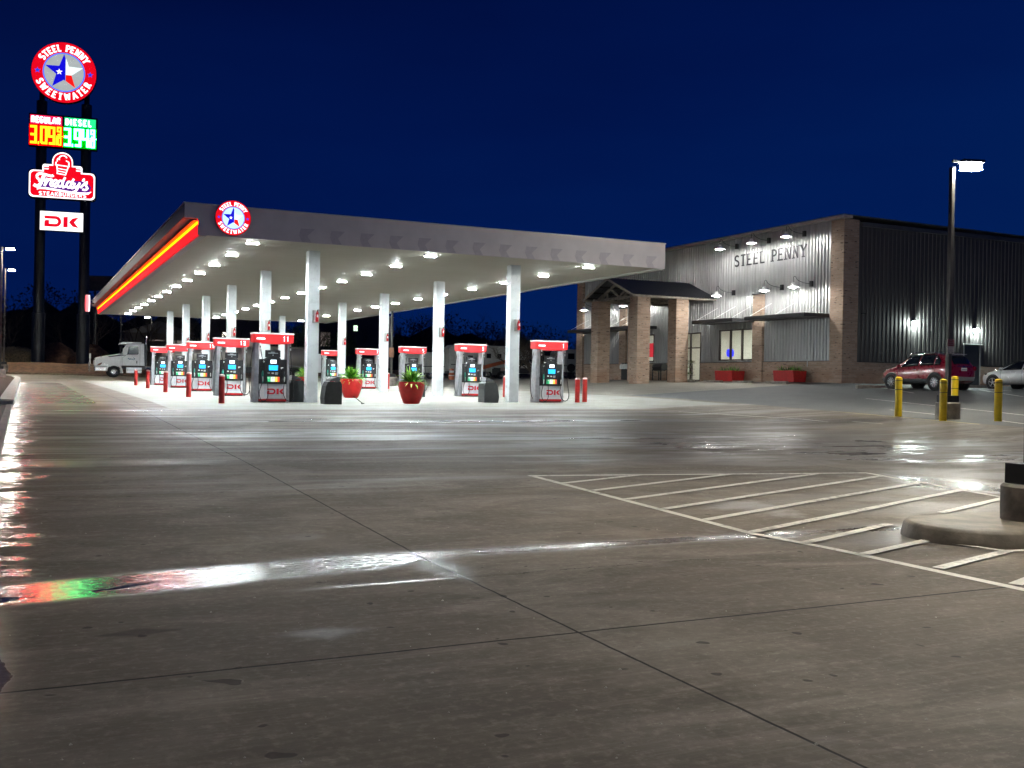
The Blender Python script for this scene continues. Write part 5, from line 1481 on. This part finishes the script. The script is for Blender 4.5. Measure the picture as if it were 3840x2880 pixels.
SP = P('car_silver', (.74, .76, .77), .25, var=.04, metal=.2, coat=1.0)
car2 = thing('parked_sedan', 'silver sedan with black alloy wheels, cut off by the right edge', 'car', (43.22, 34.05, 0)); car2.location.z = gz(43.2, 34.5)-.02
sed = dict(y0=-2.28, y1=2.28,
    top=[(-2.28, .70), (-2.2, .95), (-1.9, 1.05), (-1.5, 1.12), (-1.0, 1.32), (-.4, 1.42), (.2, 1.41), (.6, 1.28), (1.1, 1.04), (1.25, .98), (1.7, .88), (2.05, .76), (2.22, .62), (2.28, .5)],
    belt=[(-2.28, .66), (-2.0, .92), (0, .92), (1.1, .90), (1.7, .80), (2.05, .70), (2.28, .46)],
    bot=[(-2.28, .36), (-1.9, .24), (1.9, .22), (2.28, .26)],
    hw=[(-2.28, .62), (-2.0, .84), (-1.2, .90), (1.3, .90), (1.8, .84), (2.1, .72), (2.28, .48)],
    rw=[(-2.28, .55), (-1.2, .58), (0, .60), (.6, .64), (1.2, .74), (1.8, .70), (2.28, .40)],
    side_glass=[(-.2, .86, lambda u: .95 if u < .5 else .95-(u-.5)*1.5, None), (-1.1, -.28, lambda u: .6+.34*u, None)],
    seams=(-1.15, -.24, .92), handles=(-.95, -.05), mirror=.82, screens=(('rear_window', -1.45, -.85), ('windscreen', .38, 1.05)), wr=.335, wheels=(-1.38, 1.35), spokes=5)
body2, sec2 = make_car(car2, sed, SP)
mb = MB(); mb.prism([(-.45, .0), (.10, .10), (.10, .16), (-.1, .16), (-.5, .06)], lambda a, b, d: Vector((-.80+d, 1.85+a*.6, .62+b)), -.02, .05); mb.build('headlight', P('lamp_dark', (.05, .05, .05), .1, coat=1), body2, bevel=.01)

# ------------------------------------------------------------------ lorry tractor and tank trailer
TW = P('truck_white', (.86, .87, .87), .3, var=.05, coat=.6)
tr = thing('semi_truck', 'white day cab road tractor parked side on behind the pumps', 'truck', (7.2, 99.9, zt(7.2, 100)+.0))
# side profile in (x,z); nose towards -x, near side at y=-1.2
YS = 1.05
def tp_(a, b, d): return Vector((a, d, b))
mb = MB(); mb.prism([(-1.62, .95), (-1.60, 1.45), (-1.50, 1.76), (-.6, 1.95), (.42, 2.12), (.62, 2.12), (.62, 1.12), (.68, .95)], tp_, -YS+.03, YS-.03)
hood = mb.build('hood', TW, tr, bevel=.10)
mb = MB(); mb.prism([(.58, 1.05), (.60, 2.06), (.98, 2.95), (1.15, 3.06), (2.55, 3.08), (2.60, 1.05)], tp_, -YS, YS); cabn = mb.build('cab', TW, tr, bevel=.06)
mb = MB(); mb.prism([(.48, 2.98), (.56, 3.13), (.75, 3.19), (2.3, 3.20), (2.3, 3.10), (1.1, 3.07), (.9, 2.98)], tp_, -YS+.05, YS-.05); mb.build('sun_visor', TW, cabn, bevel=.02)
GLT = P('truck_glass', (.02, .028, .03), .08, spec=.8)
mb = MB(); mb.prism([(1.02, 2.06), (1.10, 2.12), (1.22, 2.74), (1.30, 2.80), (2.0, 2.80), (2.06, 2.72), (2.06, 2.14), (1.98, 2.08)], plane((0, -YS-.012, 0)), -.01, .004); mb.build('side_window', GLT, cabn)
mb = MB(); mb.prism([(-.9, 2.10), (.9, 2.10), (.86, 2.88), (-.86, 2.88)], lambda a, b, d: Vector((.60+(b-2.10)*.42-.02-d, a, b)), 0, .01); mb.build('windscreen', GLT, cabn)
mb = MB(); mb.prism([(-.5, 1.86), (.45, 2.03), (.48, 2.07), (.55, 2.05), (1.05, 2.0), (.5, 1.93), (-.4, 1.80)], plane((0, -YS-.006, 0)), -.06, .003); mb.build('hood_vent', P('purple_dark', (.03, .012, .06), .3), hood)
mb = MB(); mb.stroke([(.62, 1.06), (2.5, 1.06)], .03, plane((0, -YS-.003, 0)), 0, .004); mb.stroke([(.68, 1.1), (.68, 1.75), (1.0, 2.0)], .018, plane((0, -YS-.003, 0)), 0, .004); mb.stroke([(2.18, 1.1), (2.18, 2.9)], .016, plane((0, -YS-.003, 0)), 0, .0046); mb.build('door_seam', BLACK, cabn)
mb = MB(); mb.stroke([(1.92, 1.28), (1.92, 1.52)], .08, plane((0, -YS-.003, 0)), 0, .02); mb.build('door_handle', BLACK, cabn)
mb = MB()
for q, (a, b) in enumerate(((1.16, 1.72), (1.26, 1.67), (1.36, 1.68), (1.48, 1.66))): mb.stroke([(a, b), (a+.09, b-.02)], .09, plane((0, -YS-.003, 0)), 0, .003+.0003*q)
mb.stroke([(1.62, 1.58), (1.75, 1.70), (1.62, 1.80)], .05, plane((0, -YS-.003, 0)), 0, .003); mb.build('door_logo', P('logo_teal', (.08, .20, .28), .4), cabn)
mb = MB(); mb.box(-1.60, -.50, -YS-.08, YS+.08, .52, .95); mb.build('bumper', CHROME, tr, bevel=.05)
mb = MB()
for yy in (-.8, .8): mb.tube([(-1.98, yy, .50), (-2.02, yy, 1.35)], .035, 8)
mb.tube([(-1.98, -.8, .52), (-1.98, .8, .52)], .035, 8); mb.tube([(-1.99, -.8, .95), (-1.62, -.9, 1.0), (-1.58, -1.02, .8), (-1.6, -1.0, .52)], .035, 8); mb.tube([(-1.99, -.8, .95), (-1.99, .8, .95)], .035, 8)
mb.build('bull_bar', CHROME, tr, smooth=50)
mb = MB(); mb.prism([(-1.45, 1.02), (-1.30, 1.18), (-.98, 1.32), (-1.05, 1.15), (-1.2, 1.05)], plane((0, -YS+.02, 0)), 0, .03); mb.build('headlight', P('lamp_amber', (.20, .08, .05), .2, coat=1), hood)
mb = MB()
for c in ((-.78, 1.16), (-.55, 1.08)): mb.lathe([(0, 0), (.05, .0), (.04, -.03), (0, -.04)], 12, c=(c[0], -YS+.0, c[1]), axis='y')
mb.build('marker_light', E('truck_marker', (.9, .95, 1), 1.2), hood)
mb = MB(); mb.prism([(-1.62, 1.05), (-1.56, 1.62)]+[(-1.50, 1.62), (-1.54, 1.05)], tp_, -.7, .7); mb.build('grille', CHROME, hood)
mb = MB(); mb.tube([(-1.05, -YS+.1, 1.62), (-1.12, -YS, 2.0)], .03, 6); mb.lathe([(0, -.04), (.07, -.04), (.07, .04), (0, .04)], 10, c=(-1.12, -YS, 2.02)); mb.build('hood_mirror', BLACK, hood)
mb = MB(); mb.box(.70, .82, -YS-.28, -YS-.06, 2.05, 2.62); mb.box(.82, .94, -YS-.26, -YS-.06, 2.1, 2.60); mb.build('mirror', TW, cabn, bevel=.03)
for s in (-1, 1):
    mb = MB()
    pts = [(.66*math.cos(R_(a)), .52+.68*math.sin(R_(a))) for a in range(172, 8, -10)]
    poly = pts+[(.62, .40), (.92, .34), (.80, 1.10), (.5, 1.32), (-.45, 1.34), (-.95, 1.0)]
    mb.stroke(pts+[(.72, .38)], .14, lambda a, b, d, s=s: Vector((a, s*(YS+.02)+s*d*1.0, b)), -.35, .10); mb.build('fender', TW, tr, bevel=.02)
def big_wheel(name, x, y, s, parent, r=.52, rimm=CHROME):
    mb = MB(); mb.lathe([(r*.58, -s*.02), (r*.62, 0), (r*.9, s*.02), (r, -s*.04), (r, -s*.26), (r*.9, -s*.30), (r*.5, -s*.30)], 32, c=(x, y, r), axis='y'); wh = mb.build(name, RUB, parent, smooth=40)
    mb = MB(); mb.lathe([(0, s*.0), (r*.16, s*.0), (r*.18, -s*.05), (r*.40, -s*.06), (r*.50, -s*.03), (r*.57, s*.01), (r*.60, -s*.02), (r*.56, -s*.08), (0, -s*.09)], 28, c=(x, y, r), axis='y')
    mb.build('rim', rimm, wh, smooth=40); return wh
for s in (-1, 1): big_wheel('wheel', 0, s*(YS+.04), s, tr)
for x_ in (4.3, 5.55):
    for s in (-1, 1): big_wheel('wheel', x_, s*(YS+.04), s, tr)
mb = MB(); mb.box(-1.2, 6.3, -.45, -.33, .75, 1.0); mb.box(-1.2, 6.3, .33, .45, .75, 1.0); mb.build('chassis', DARK, tr)
mb = MB(); mb.box(1.05, 2.35, -YS-.02, -YS+.4, .40, .92); mb.build('step_box', SILVER, tr, bevel=.03)
mb = MB(); mb.box(1.05, 2.35, -YS-.026, -YS-.0205, .66, .70); mb.build('step_gap', BLACK, tr)
mb = MB(); mb.cyl((2.75, -.95, .62), (3.7, -.95, .62), .27, n=20); mb.build('fuel_tank', CHROME, tr, smooth=40)
mb = MB(); mb.tube([(2.72, -.75, .8), (2.72, -.75, 3.2), (2.70, -.75, 3.45), (2.84, -.75, 3.72)], .075, 10); mb.build('exhaust_stack', CHROME, tr, smooth=50)
mb = MB(); mb.box(2.62, 2.80, -.95, .95, 1.05, 3.0); mb.build('cab_rear_fairing', DARK, tr)
tk = thing('tank_trailer', 'long polished steel tank trailer coupled behind the white truck', 'trailer', (18.4, 100.0, zt(18, 100)+.0))
POL = P('polished_tank', (.50, .46, .39), .36, metal=.25, var=.08, vs=1)
mb = MB(); prof = [(0, -7.0), (.6, -6.92), (.88, -6.75), (.95, -6.5), (.97, 6.5), (.9, 6.75), (.6, 6.92), (0, 7.0)]
mb.lathe(prof, 40, c=(0, 0, 2.05), axis='x'); mb.build('tank', POL, tk, smooth=40)
mb = MB(); mb.box(-6.6, 6.6, -.50, .50, 2.95, 3.12); mb.build('walkway', P('walkway_tan', (.30, .27, .22), .6), tk)
for x_ in (-2.5, 3.5):
    mb = MB(); mb.tube([(x_, -.4, 3.12), (x_+.08, -.4, 3.38), (x_+.8, -.4, 3.42), (x_+.9, -.4, 3.12)], .02, 6); mb.build('rail', DARK, tk)
for x_ in (4.1, 5.3):
    for s in (-1, 1): big_wheel('wheel', x_, s*1.08, s, tk)
mb = MB(); mb.stroke([(3.4, .75)]+arc(4.7, .75, 1.3, .55, 180, 0, 12), .07, plane((0, -1.15, 0)), -.35, .0); mb.build('mudguard', SILVER, tk)
mb = MB(); mb.box(-5.5, 6.6, -.8, -.65, .95, 1.10); mb.box(-5.5, 6.6, .65, .8, .95, 1.1); mb.build('frame', DARK, tk)
mb = MB(); mb.box(-2.2, 1.6, -1.0, -.4, .55, .95); mb.build('valve_box', DARK, tk)
mb = MB(); mb.lathe([(0, -.26), (.55, -.24), (.66, -.1), (.68, .0)], 24, c=(-5.6, -.5, 2.1), axis='y'); mb.build('blue_placard', P('blue_paint', (.02, .05, .16), .4), tk, smooth=40)

# ------------------------------------------------------------------ lamp posts
def lamp_post(name, lab, base, H, head_dir, strength, conc_h, conc_r, square, sign=False, head=True, cat='lamp post', hl=.62, ldrop=.11, rise=0, side_s=170):
    t = thing(name, lab, cat, base)
    mb = MB(); mb.lathe([(0, -.2), (conc_r*1.0, -.2), (conc_r, conc_h-.03), (conc_r-.03, conc_h), (0, conc_h)], 32); mb.build('footing', CONCW, t, smooth=40)
    mb = MB(); mb.box(-conc_r*.62, conc_r*.62, -conc_r*.62, conc_r*.62, conc_h+.001, conc_h+.21); mb.build('base_cover', BLACKM, t, bevel=.01)
    mb = MB()
    s = .065
    mb.box(-s, s, -s, s, conc_h+.211, H); mb.build('pole', P('pole_bronze', (.075, .07, .065), .35, metal=.5, var=.1), t, bevel=.01)
    if head:
        for hd in head_dir:
            d = Vector((hd[0], hd[1], 0)).normalized(); n = Vector((-d.y, d.x, 0))
            mat_ = Matrix((( d.x, n.x, 0, 0), (d.y, n.y, 0, 0), (0, 0, 1, H+rise), (0, 0, 0, 1)))
            mb = MB(); mb.beam((0, 0, -rise-.05), (0, 0, -.05), .06, .06) if rise else None
            mb = MB(); mb.box(.0 if rise else .066, .25, -.035, .035, -.10, -.03, mat=mat_); mb.build('arm', DARK, t)
            mb = MB(); mb.box(.25, .25+hl, -.19, .19, -.11, -.02, mat=mat_); hh = mb.build('lamp_head', DARK, t, bevel=.01)
            mb = MB(); mb.box(.29, .21+hl, -.15, .15, -.1105-ldrop, -.1105, mat=mat_); mb.build('lens', E('post_lens_side_%d' % int(side_s), (1.0, .96, .86), side_s), hh, bevel=ldrop*.45)
            mb = MB(); mb.box(.30, .20+hl, -.14, .14, -.1125-ldrop, -.1108-ldrop, mat=mat_); mb.build('led_plate', E('post_lens_%d' % int(strength), (1.0, .95, .82), strength), hh)
    return t
l1 = lamp_post('lamp_post', 'tall dark lamp post with a glaring head, among the yellow bollards', (25.46, 22.9, zt(25.46, 22.9)), 7.65, [(1, -.35)], 1100, .50, .36, True, ldrop=.20, rise=.26, hl=.70, side_s=900)
mb = MB(); mb.box(-.21, .07, -.145, -.135, 1.98, 2.42); mb.build('notice_plate', P('sign_pale', (.50, .47, .46), .5, var=.12, vs=12), l1)
mb = MB(); mb.box(-.205, .065, -.150, -.1455, 2.20, 2.415); mb.build('notice_header', P('sign_maroon', (.24, .06, .08), .5, var=.15), l1)
mb = MB()
for q, (a0, a1) in enumerate(((-.14, -.02), (-.17, .03), (-.16, .01))): mb.box(a0, a1, -.153, -.1505, 2.37-q*.06, 2.385-q*.06)
for q in range(4): mb.box(-.17, .03-.03*(q % 2), -.148, -.1455, 2.15-q*.04, 2.16-q*.04)
mb.box(-.19, -.12, -.1482, -.1456, 1.99, 2.02); mb.box(-.05, .05, -.1482, -.1456, 1.99, 2.02)
mb.build('notice_print', P('sign_print', (.25, .22, .24), .5), l1)
l2 = lamp_post('lamp_post', 'near lamp post rising from a round footing on the kerbed island', (9.43, 7.38, zi+.15), 7.75, [(-1, -.1), (1, .1)], 640, .37, .30, True)
l3 = lamp_post('lamp_post', 'left lamp post at the edge of the picture, the taller of two lit ones', (-1.62, 83.7, zt(-1, 83.7)+.1), 9.55, [(1, -.3)], 1900, .7, .38, True)
l4 = lamp_post('lamp_post', 'second lit lamp post at the far left, the shorter looking one', (-1.75, 105.9, zt(-1, 105)+.2), 9.5, [(1, -.3)], 1900, .7, .38, True)
l5 = lamp_post('lamp_post', 'dim lamp post with a small orange notice between two canopy columns', (22.41, 66.8, zt(22.4, 66.8)), 7.9, [(1, 0)], 1, .62, .38, True, head=False)
mb = MB(); mb.box(-.22, .12, -.10, -.09, 1.95, 2.60); mb.build('notice_plate', P('sign_orange', (.36, .17, .10), .5), l5)
l6 = lamp_post('lamp_post', 'distant lamp shining just below the far canopy edge', (14.3, 137.0, .9), 6.35, [(-1, -.4)], 220, .3, .2, True)
sp_ = thing('marker_post', 'thin short marker post on the soil bank left of the truck', 'post', (5.9, 112.0, .75)); mb = MB(); mb.box(-.05, .05, -.03, .03, -.2, 1.15); mb.box(-.09, .09, -.05, .05, .7, 1.2); mb.build('post', STK, sp_)

# ------------------------------------------------------------------ things parked far behind
RVW = P('rv_white', (.45, .46, .42), .4, var=.1)
def rv(lab, loc, L, H, rz, windows, round_=False, name='caravan'):
    t = thing(name, lab, 'caravan', loc, rz)
    mb = MB(); mb.prism([(-L/2, .6), (L/2, .6), (L/2, H-.1), (L/2-.3, H), (-L/2+.3, H), (-L/2, H-.3)], tp_, -1.2, 1.2); bd = mb.build('body', RVW, t, bevel=.06)
    for x_, z_, w_, h_ in windows:
        mb = MB(); mb.box(x_-w_/2, x_+w_/2, -1.222, -1.205, z_-h_/2, z_+h_/2); mb.build('window', P('rv_window', (.015, .015, .02), .15), bd)
    mb = MB(); mb.box(-L/2+.2, L/2-.2, -1.21, -1.202, 1.15, 1.22); mb.build('stripe', BLACK, bd)
    mb = MB(); mb.box(-L/2, L/2, -.9, .9, .35, .598); mb.build('chassis', DARK, t)
    for x_ in (-.5, .5): big_wheel('wheel', x_, -1.1, -1, t, r=.38)
    return t
rv('long pale caravan seen between pump 3 and the right column', (38.3, 88.5, zt(38, 88)+.05), 6.4, 3.0, R_(-10), ((.55, 2.05, .42, .42), (1.55, 2.05, .4, .42), (-1.2, 1.9, .5, .3)))
rv('white caravan behind the bare trees right of the nearest right column', (43.5, 96, zt(41, 96)+.05), 6.0, 2.9, R_(0), ((-1.2, 1.9, .6, .4), (1.2, 1.9, .6, .4)))
t = rv('boxy white trailer with one dark window left of the store', (47.2, 87.5, zt(41, 88)+.1), 3.4, 2.75, R_(-20), ((.0, 2.1, .62, .55),), name='horse_trailer')
mb = MB(); mb.lathe([(0, -.12), (.38, -.12), (.40, -.02), (.2, 0), (0, 0)], 24, c=(0, -1.21, 1.0), axis='y'); mb.build('spare_wheel', RUB, t, smooth=40)
rv('grey tarpaulin covered trailer behind pump 5', (33.6, 91, zt(33, 91)+.0), 4.2, 2.5, R_(-8), (), name='covered_trailer')
pk = thing('pickup_truck', 'white and dark pickup partly hidden by the bare tree', 'pickup', (41.6, 87.0, zt(41, 87)), R_(-12))
mb = MB(); mb.prism([(-2.7, .45), (2.7, .45), (2.72, 1.0), (2.5, 1.12), (1.2, 1.18), (.7, 1.78), (-.6, 1.82), (-.8, 1.2), (-2.7, 1.2)], tp_, -.95, .95); bd = mb.build('body', RVW, pk, bevel=.05)
mb = MB(); mb.prism([(-.55, 1.25), (1.0, 1.22), (.62, 1.70), (-.5, 1.74)], plane((0, -.96, 0)), 0, .01); mb.build('side_window', GLT, bd)
mb = MB(); mb.prism([(-2.6, .5), (2.6, .5), (2.6, .95), (-2.6, .95)], plane((0, -.953, 0)), 0, .008); mb.build('lower_side', P('pk_dark', (.03, .03, .04), .4), bd)
for x_ in (-1.7, 1.7):
    for s in (-1, 1): big_wheel('wheel', x_, s*.9, s, pk, r=.40)
ol = thing('boom_lift', 'orange boom lift arm low in the dark between two pumps', 'machine', (38.0, 84.0, zt(38, 84)))
OR = P('orange_paint', (.45, .11, .04), .45, var=.2)
mb = MB(); mb.beam((-2.2, 0, .75), (.8, 0, 1.55), .35, .30); mb.beam((.8, 0, 1.55), (1.3, 0, .6), .3, .25); mb.build('arm', OR, ol, bevel=.03)
mb = MB(); mb.box(-.1, 1.6, -.8, .8, .35, .9); mb.build('chassis', DARK, ol); mb = MB(); mb.box(.0, .5, -.85, -.81, .7, 1.0); mb.build('panel', P('pale_panel', (.4, .3, .27), .5), ol)
for x_ in (.1, 1.4): big_wheel('wheel', x_, -.85, -1, ol, r=.34)
cb = None
for k, (x_, y_, lab) in enumerate(((33.6, 83.8, 'left orange and white traffic drum in the dark left of pump 3'), (34.15, 83.6, 'middle orange and white traffic drum left of pump 3'), (35.4, 83.2, 'right orange and white traffic drum close to pump 3'))):
    if cb is None:
        cb = thing('traffic_drum', lab, 'traffic drum', (0, 0, 0), 0, 'orange and white traffic drums'); mb = MB()
        mb.lathe([(0, 0), (.27, 0), (.26, .3), (.22, .6), (.20, .95), (0, 1.0)], 18); mb.build('body', OR, cb, smooth=40)
        for z in (.22, .62): mb = MB(); mb.lathe([(.272-.07*z, z), (.275-.07*z, z+.0), (.268-.07*z, z+.18), (.2, z+.18)], 18); mb.build('band', STK, cb)
        o = cb
    else: o = dup(cb, (0, 0, 0), 0, lab)
    o.location = (x_, y_, zt(x_, y_))
# dark billboard and houses beyond the trees
bb = thing('billboard', 'unlit billboard beyond the left end of the canopy', 'billboard', (8.4, 124.5, .9), R_(-18))
mb = MB(); mb.box(-2.9, 2.6, -.1, .1, 8.3, 10.0); mb.build('board', P('board_dark', (.055, .055, .06), .7, var=.3, vs=1.5), bb); mb = MB(); mb.box(-1.6, -1.4, .1, .3, 0, 9.9); mb.box(1.2, 1.4, .1, .3, 0, 9.9); mb.build('support', DARK, bb)
DW = P('house_wall', (.10, .09, .08), .8); LITW = E('lit_window', (1.0, .93, .80), 2.0); DIMW = E('dim_window', (.45, .38, .33), .28)
def house(lab, loc, w_, h_, wins, rz=0):
    t = thing('house', lab, 'house', loc, rz)
    mb = MB(); mb.box(-w_/2, w_/2, -2, 4, 0, h_); wl = mb.build('wall', DW, t)
    mb = MB(); mb.prism([(-w_/2-.4, h_), (w_/2+.4, h_), (0, h_+1.6)], tp_, -2.4, 4.4); mb.build('roof', ROOFM, t)
    for x_, z_, a, b, mt in wins:
        mb = MB(); mb.box(x_-a/2, x_+a/2, -2.03, -2.0, z_-b/2, z_+b/2); mb.build('window', mt, wl)
house('dark house with dim windows behind the truck cab', (16.5, 150, 1.0), 9, 4.6, ((-2.6, 2.2, .9, 1.4, DIMW), (2.4, 2.9, 1.0, 1.5, DIMW), (-.4, 3.6, 2.2, .12, DIMW), (3.8, 2.9, .2, 1.3, DIMW)))
house('far house with one bright window seen between canopy columns', (27, 150, 1.5), 8, 6.4, ((-1.8, 4.2, .7, .6, LITW), (-.9, 4.3, .3, .7, LITW), (1.6, 3.0, 1.0, 1.2, DIMW)))
house('far building with a bright greenish window near the canopy corner', (43.5, 150, 1.5), 12, 7.6, ((.5, 5.8, .6, .8, E('green_window', (.7, 1.0, .7), 1.6)), (-4, 4, 1.4, 2.0, DIMW)))

# ------------------------------------------------------------------ trees
BARK = P('bark', (.055, .045, .035), .9, var=.4, vs=5)
TWIG = P('twigs', (.075, .062, .045), .9, var=.4, vs=5)
def tree(seed, H, spread, levels=4, low=False):
    random.seed(seed); tb = MB(); tw = MB()
    def grow(p, d, L, r, lv):
        pts = [p]; rs = [r]; q = p.copy(); dd = d.copy(); K = 4
        for k in range(K):
            dd = (dd+Vector((random.uniform(-.18, .18), random.uniform(-.18, .18), random.uniform(-.05, .12)))).normalized()
            q = q+dd*(L/K); pts.append(q.copy()); rs.append(r*(1-.45*(k+1)/K))
        (tb if lv >= levels-1 else tw).tube(pts, rs, 7 if lv >= levels-1 else (5 if lv > 1 else 3), caps=False)
        if lv == 0: return
        n = 3 if lv > 2 else 4
        for i in range(n):
            t = random.uniform(.35, 1.0) if i else 1.0
            k = min(K, max(1, int(t*K))); a = random.uniform(0, 2*PI)
            sd = Vector((math.cos(a), math.sin(a), random.uniform(-.1, .5))).normalized()
            nd = (dd*(1-spread)+sd*spread).normalized()
            grow(pts[k], nd, L*random.uniform(.58, .82), rs[k]*.72, lv-1)
    if low:
        for i in range(3):
            a = 2*PI*i/3+seed
            grow(Vector((0, 0, 0)), Vector((.55*math.cos(a), .55*math.sin(a), .9)).normalized(), H*.36, .12, levels)
    else: grow(Vector((0, 0, 0)), Vector((0, 0, 1)), H*.34, .16*H/8, levels)
    return tb, tw
def mk_tree(seed, H, spread, lv, low, lab, loc, group=None, rz=0):
    t = thing('bare_tree', lab, 'tree', loc, rz, group)
    tb, tw = tree(seed, H, spread, lv, low)
    tb.build('trunk', BARK, t); tw.build('branches', TWIG, t)
    return t
mk_tree(4, 5.2, .55, 5, True, 'low spreading bare tree left of the nearest right column', (37.5, 79.5, zt(37, 79)))
mk_tree(8, 4.4, .6, 5, True, 'bare tree in front of the pickup, right of the nearest right column', (37.7, 76.0, zt(38, 76)))
mk_tree(15, 8.0, .45, 5, False, 'bare tree standing just behind the truck cab', (12.0, 124, .9))
tA = mk_tree(21, 11, .45, 5, False, 'dark bare tree in the far treeline behind the lot', (20, 135, 1.0), 'far treeline trees')
tB = mk_tree(33, 9, .5, 5, False, 'dark bare tree in the far treeline behind the lot', (30, 128, 1.0), 'far treeline trees')
random.seed(5)
for i in range(26):
    x_ = -8+i*3.9+random.uniform(-1.5, 1.5); y_ = 136+random.uniform(-8, 12)
    dup((tA, tB)[i % 2], (x_, y_, 1.0), random.random()*6)
for i in range(12):
    x_ = 46+i*2.6; y_ = 100+random.uniform(-6, 12); o = dup((tA, tB)[i % 2], (x_, y_, .3), random.random()*6, 'dark bare tree in the row behind the caravans and the store', 'trees behind the store'); o.scale = (.62, .62, .62)
# far woods as one mass
random.seed(9); mb = MB()
def clump(x, y, z, s):
    a = random.random()*PI; c = Vector((x, y, z)); u = Vector((math.cos(a), math.sin(a), random.uniform(-.4, .4)))*s; v = Vector((random.uniform(-.4, .4), random.uniform(-.4, .4), 1)).normalized()*s*random.uniform(.5, 1.2)
    mb.add([c-u*.5, c+v*.6, c+u*.5, c-v*.4], [(0, 1, 2, 3)])
def hwood(x): return 9.3+1.8*sst((20-x)/20)+1.7*math.sin(x*.11)+1.0*math.sin(x*.31+1)+.6*math.sin(x*.9)-.012*max(0, x-20)*1.5
vs = []
for i in range(121):
    x_ = -90+i*2.2
    for j, (dy, k) in enumerate(((-6, 0), (-3, .55), (0, .86), (6, .5))): vs.append((x_, 168+dy+random.uniform(-1, 1), -.5+hwood(x_)*k*random.uniform(.9, 1.1)))
mb.add(vs, [(i*4+j, i*4+j+1, (i+1)*4+j+1, (i+1)*4+j) for i in range(120) for j in range(3)])
for i in range(36000):
    x_ = random.uniform(-85, 150); y_ = 165+random.uniform(-5, 10)
    hmax = hwood(x_)+random.uniform(-1.2, .9)
    clump(x_, y_, random.uniform(.4, 1)**.7*hmax, random.uniform(.12, .42))
o = mb.build('woods', P('woods_dark', (.022, .026, .022), .95, var=.4, vs=1)); tag(o, 'dark mass of trees on the skyline', kind='stuff')
# evergreen shrubs catching light under the far canopy edge
SHR = P('shrub_green', (.06, .10, .03), .7, var=.5, vs=3)
for (x_, y_, hh, rr_, sd, lab) in ((44.2, 118, 5.6, 2.2, 3, 'dim green tree left of the bright greenish window'), (49.5, 120, 5.2, 2.0, 6, 'dim green tree right of the bright greenish window')):
    t = thing('evergreen_tree', lab, 'tree', (x_-14.5, y_+4, .8)); random.seed(sd); mb = MB()
    for i in range(900):
        th = random.random()*2*PI; ph = math.acos(random.uniform(-1, 1)); r = rr_*random.random()**.4
        clump(r*math.sin(ph)*math.cos(th), r*math.sin(ph)*math.sin(th), hh*.62+r*math.cos(ph)*hh*.17, .28)
    mb.build('crown', SHR, t); mb = MB(); mb.tube([(0, 0, -.2), (0, 0, hh*.6)], [.2, .12], 8); mb.build('trunk', BARK, t)

# ------------------------------------------------------------------ loose pebbles on the concrete
random.seed(12)
PEB = P('pebble', (.40, .37, .32), .7, var=.5, vs=40)
mb = MB()
for i in range(420):
    Y = 2.8+12*random.random()**1.5; X = random.uniform(-.2, Y*1.1)
    r = random.choice((.003, .004, .004, .006, .009)); z = gz(X, Y)
    a = random.random()*PI; vs = []
    for k in range(6): vs.append((X+r*math.cos(a+k*PI/3)*random.uniform(.7, 1.3), Y+r*math.sin(a+k*PI/3)*random.uniform(.7, 1.2), z))
    vs.append((X, Y, z+r*.9)); mb.add(vs, [(k, (k+1) % 6, 6) for k in range(6)])
o = mb.build('gravel_bits', PEB); tag(o, 'scattered pebbles on the concrete', kind='stuff')
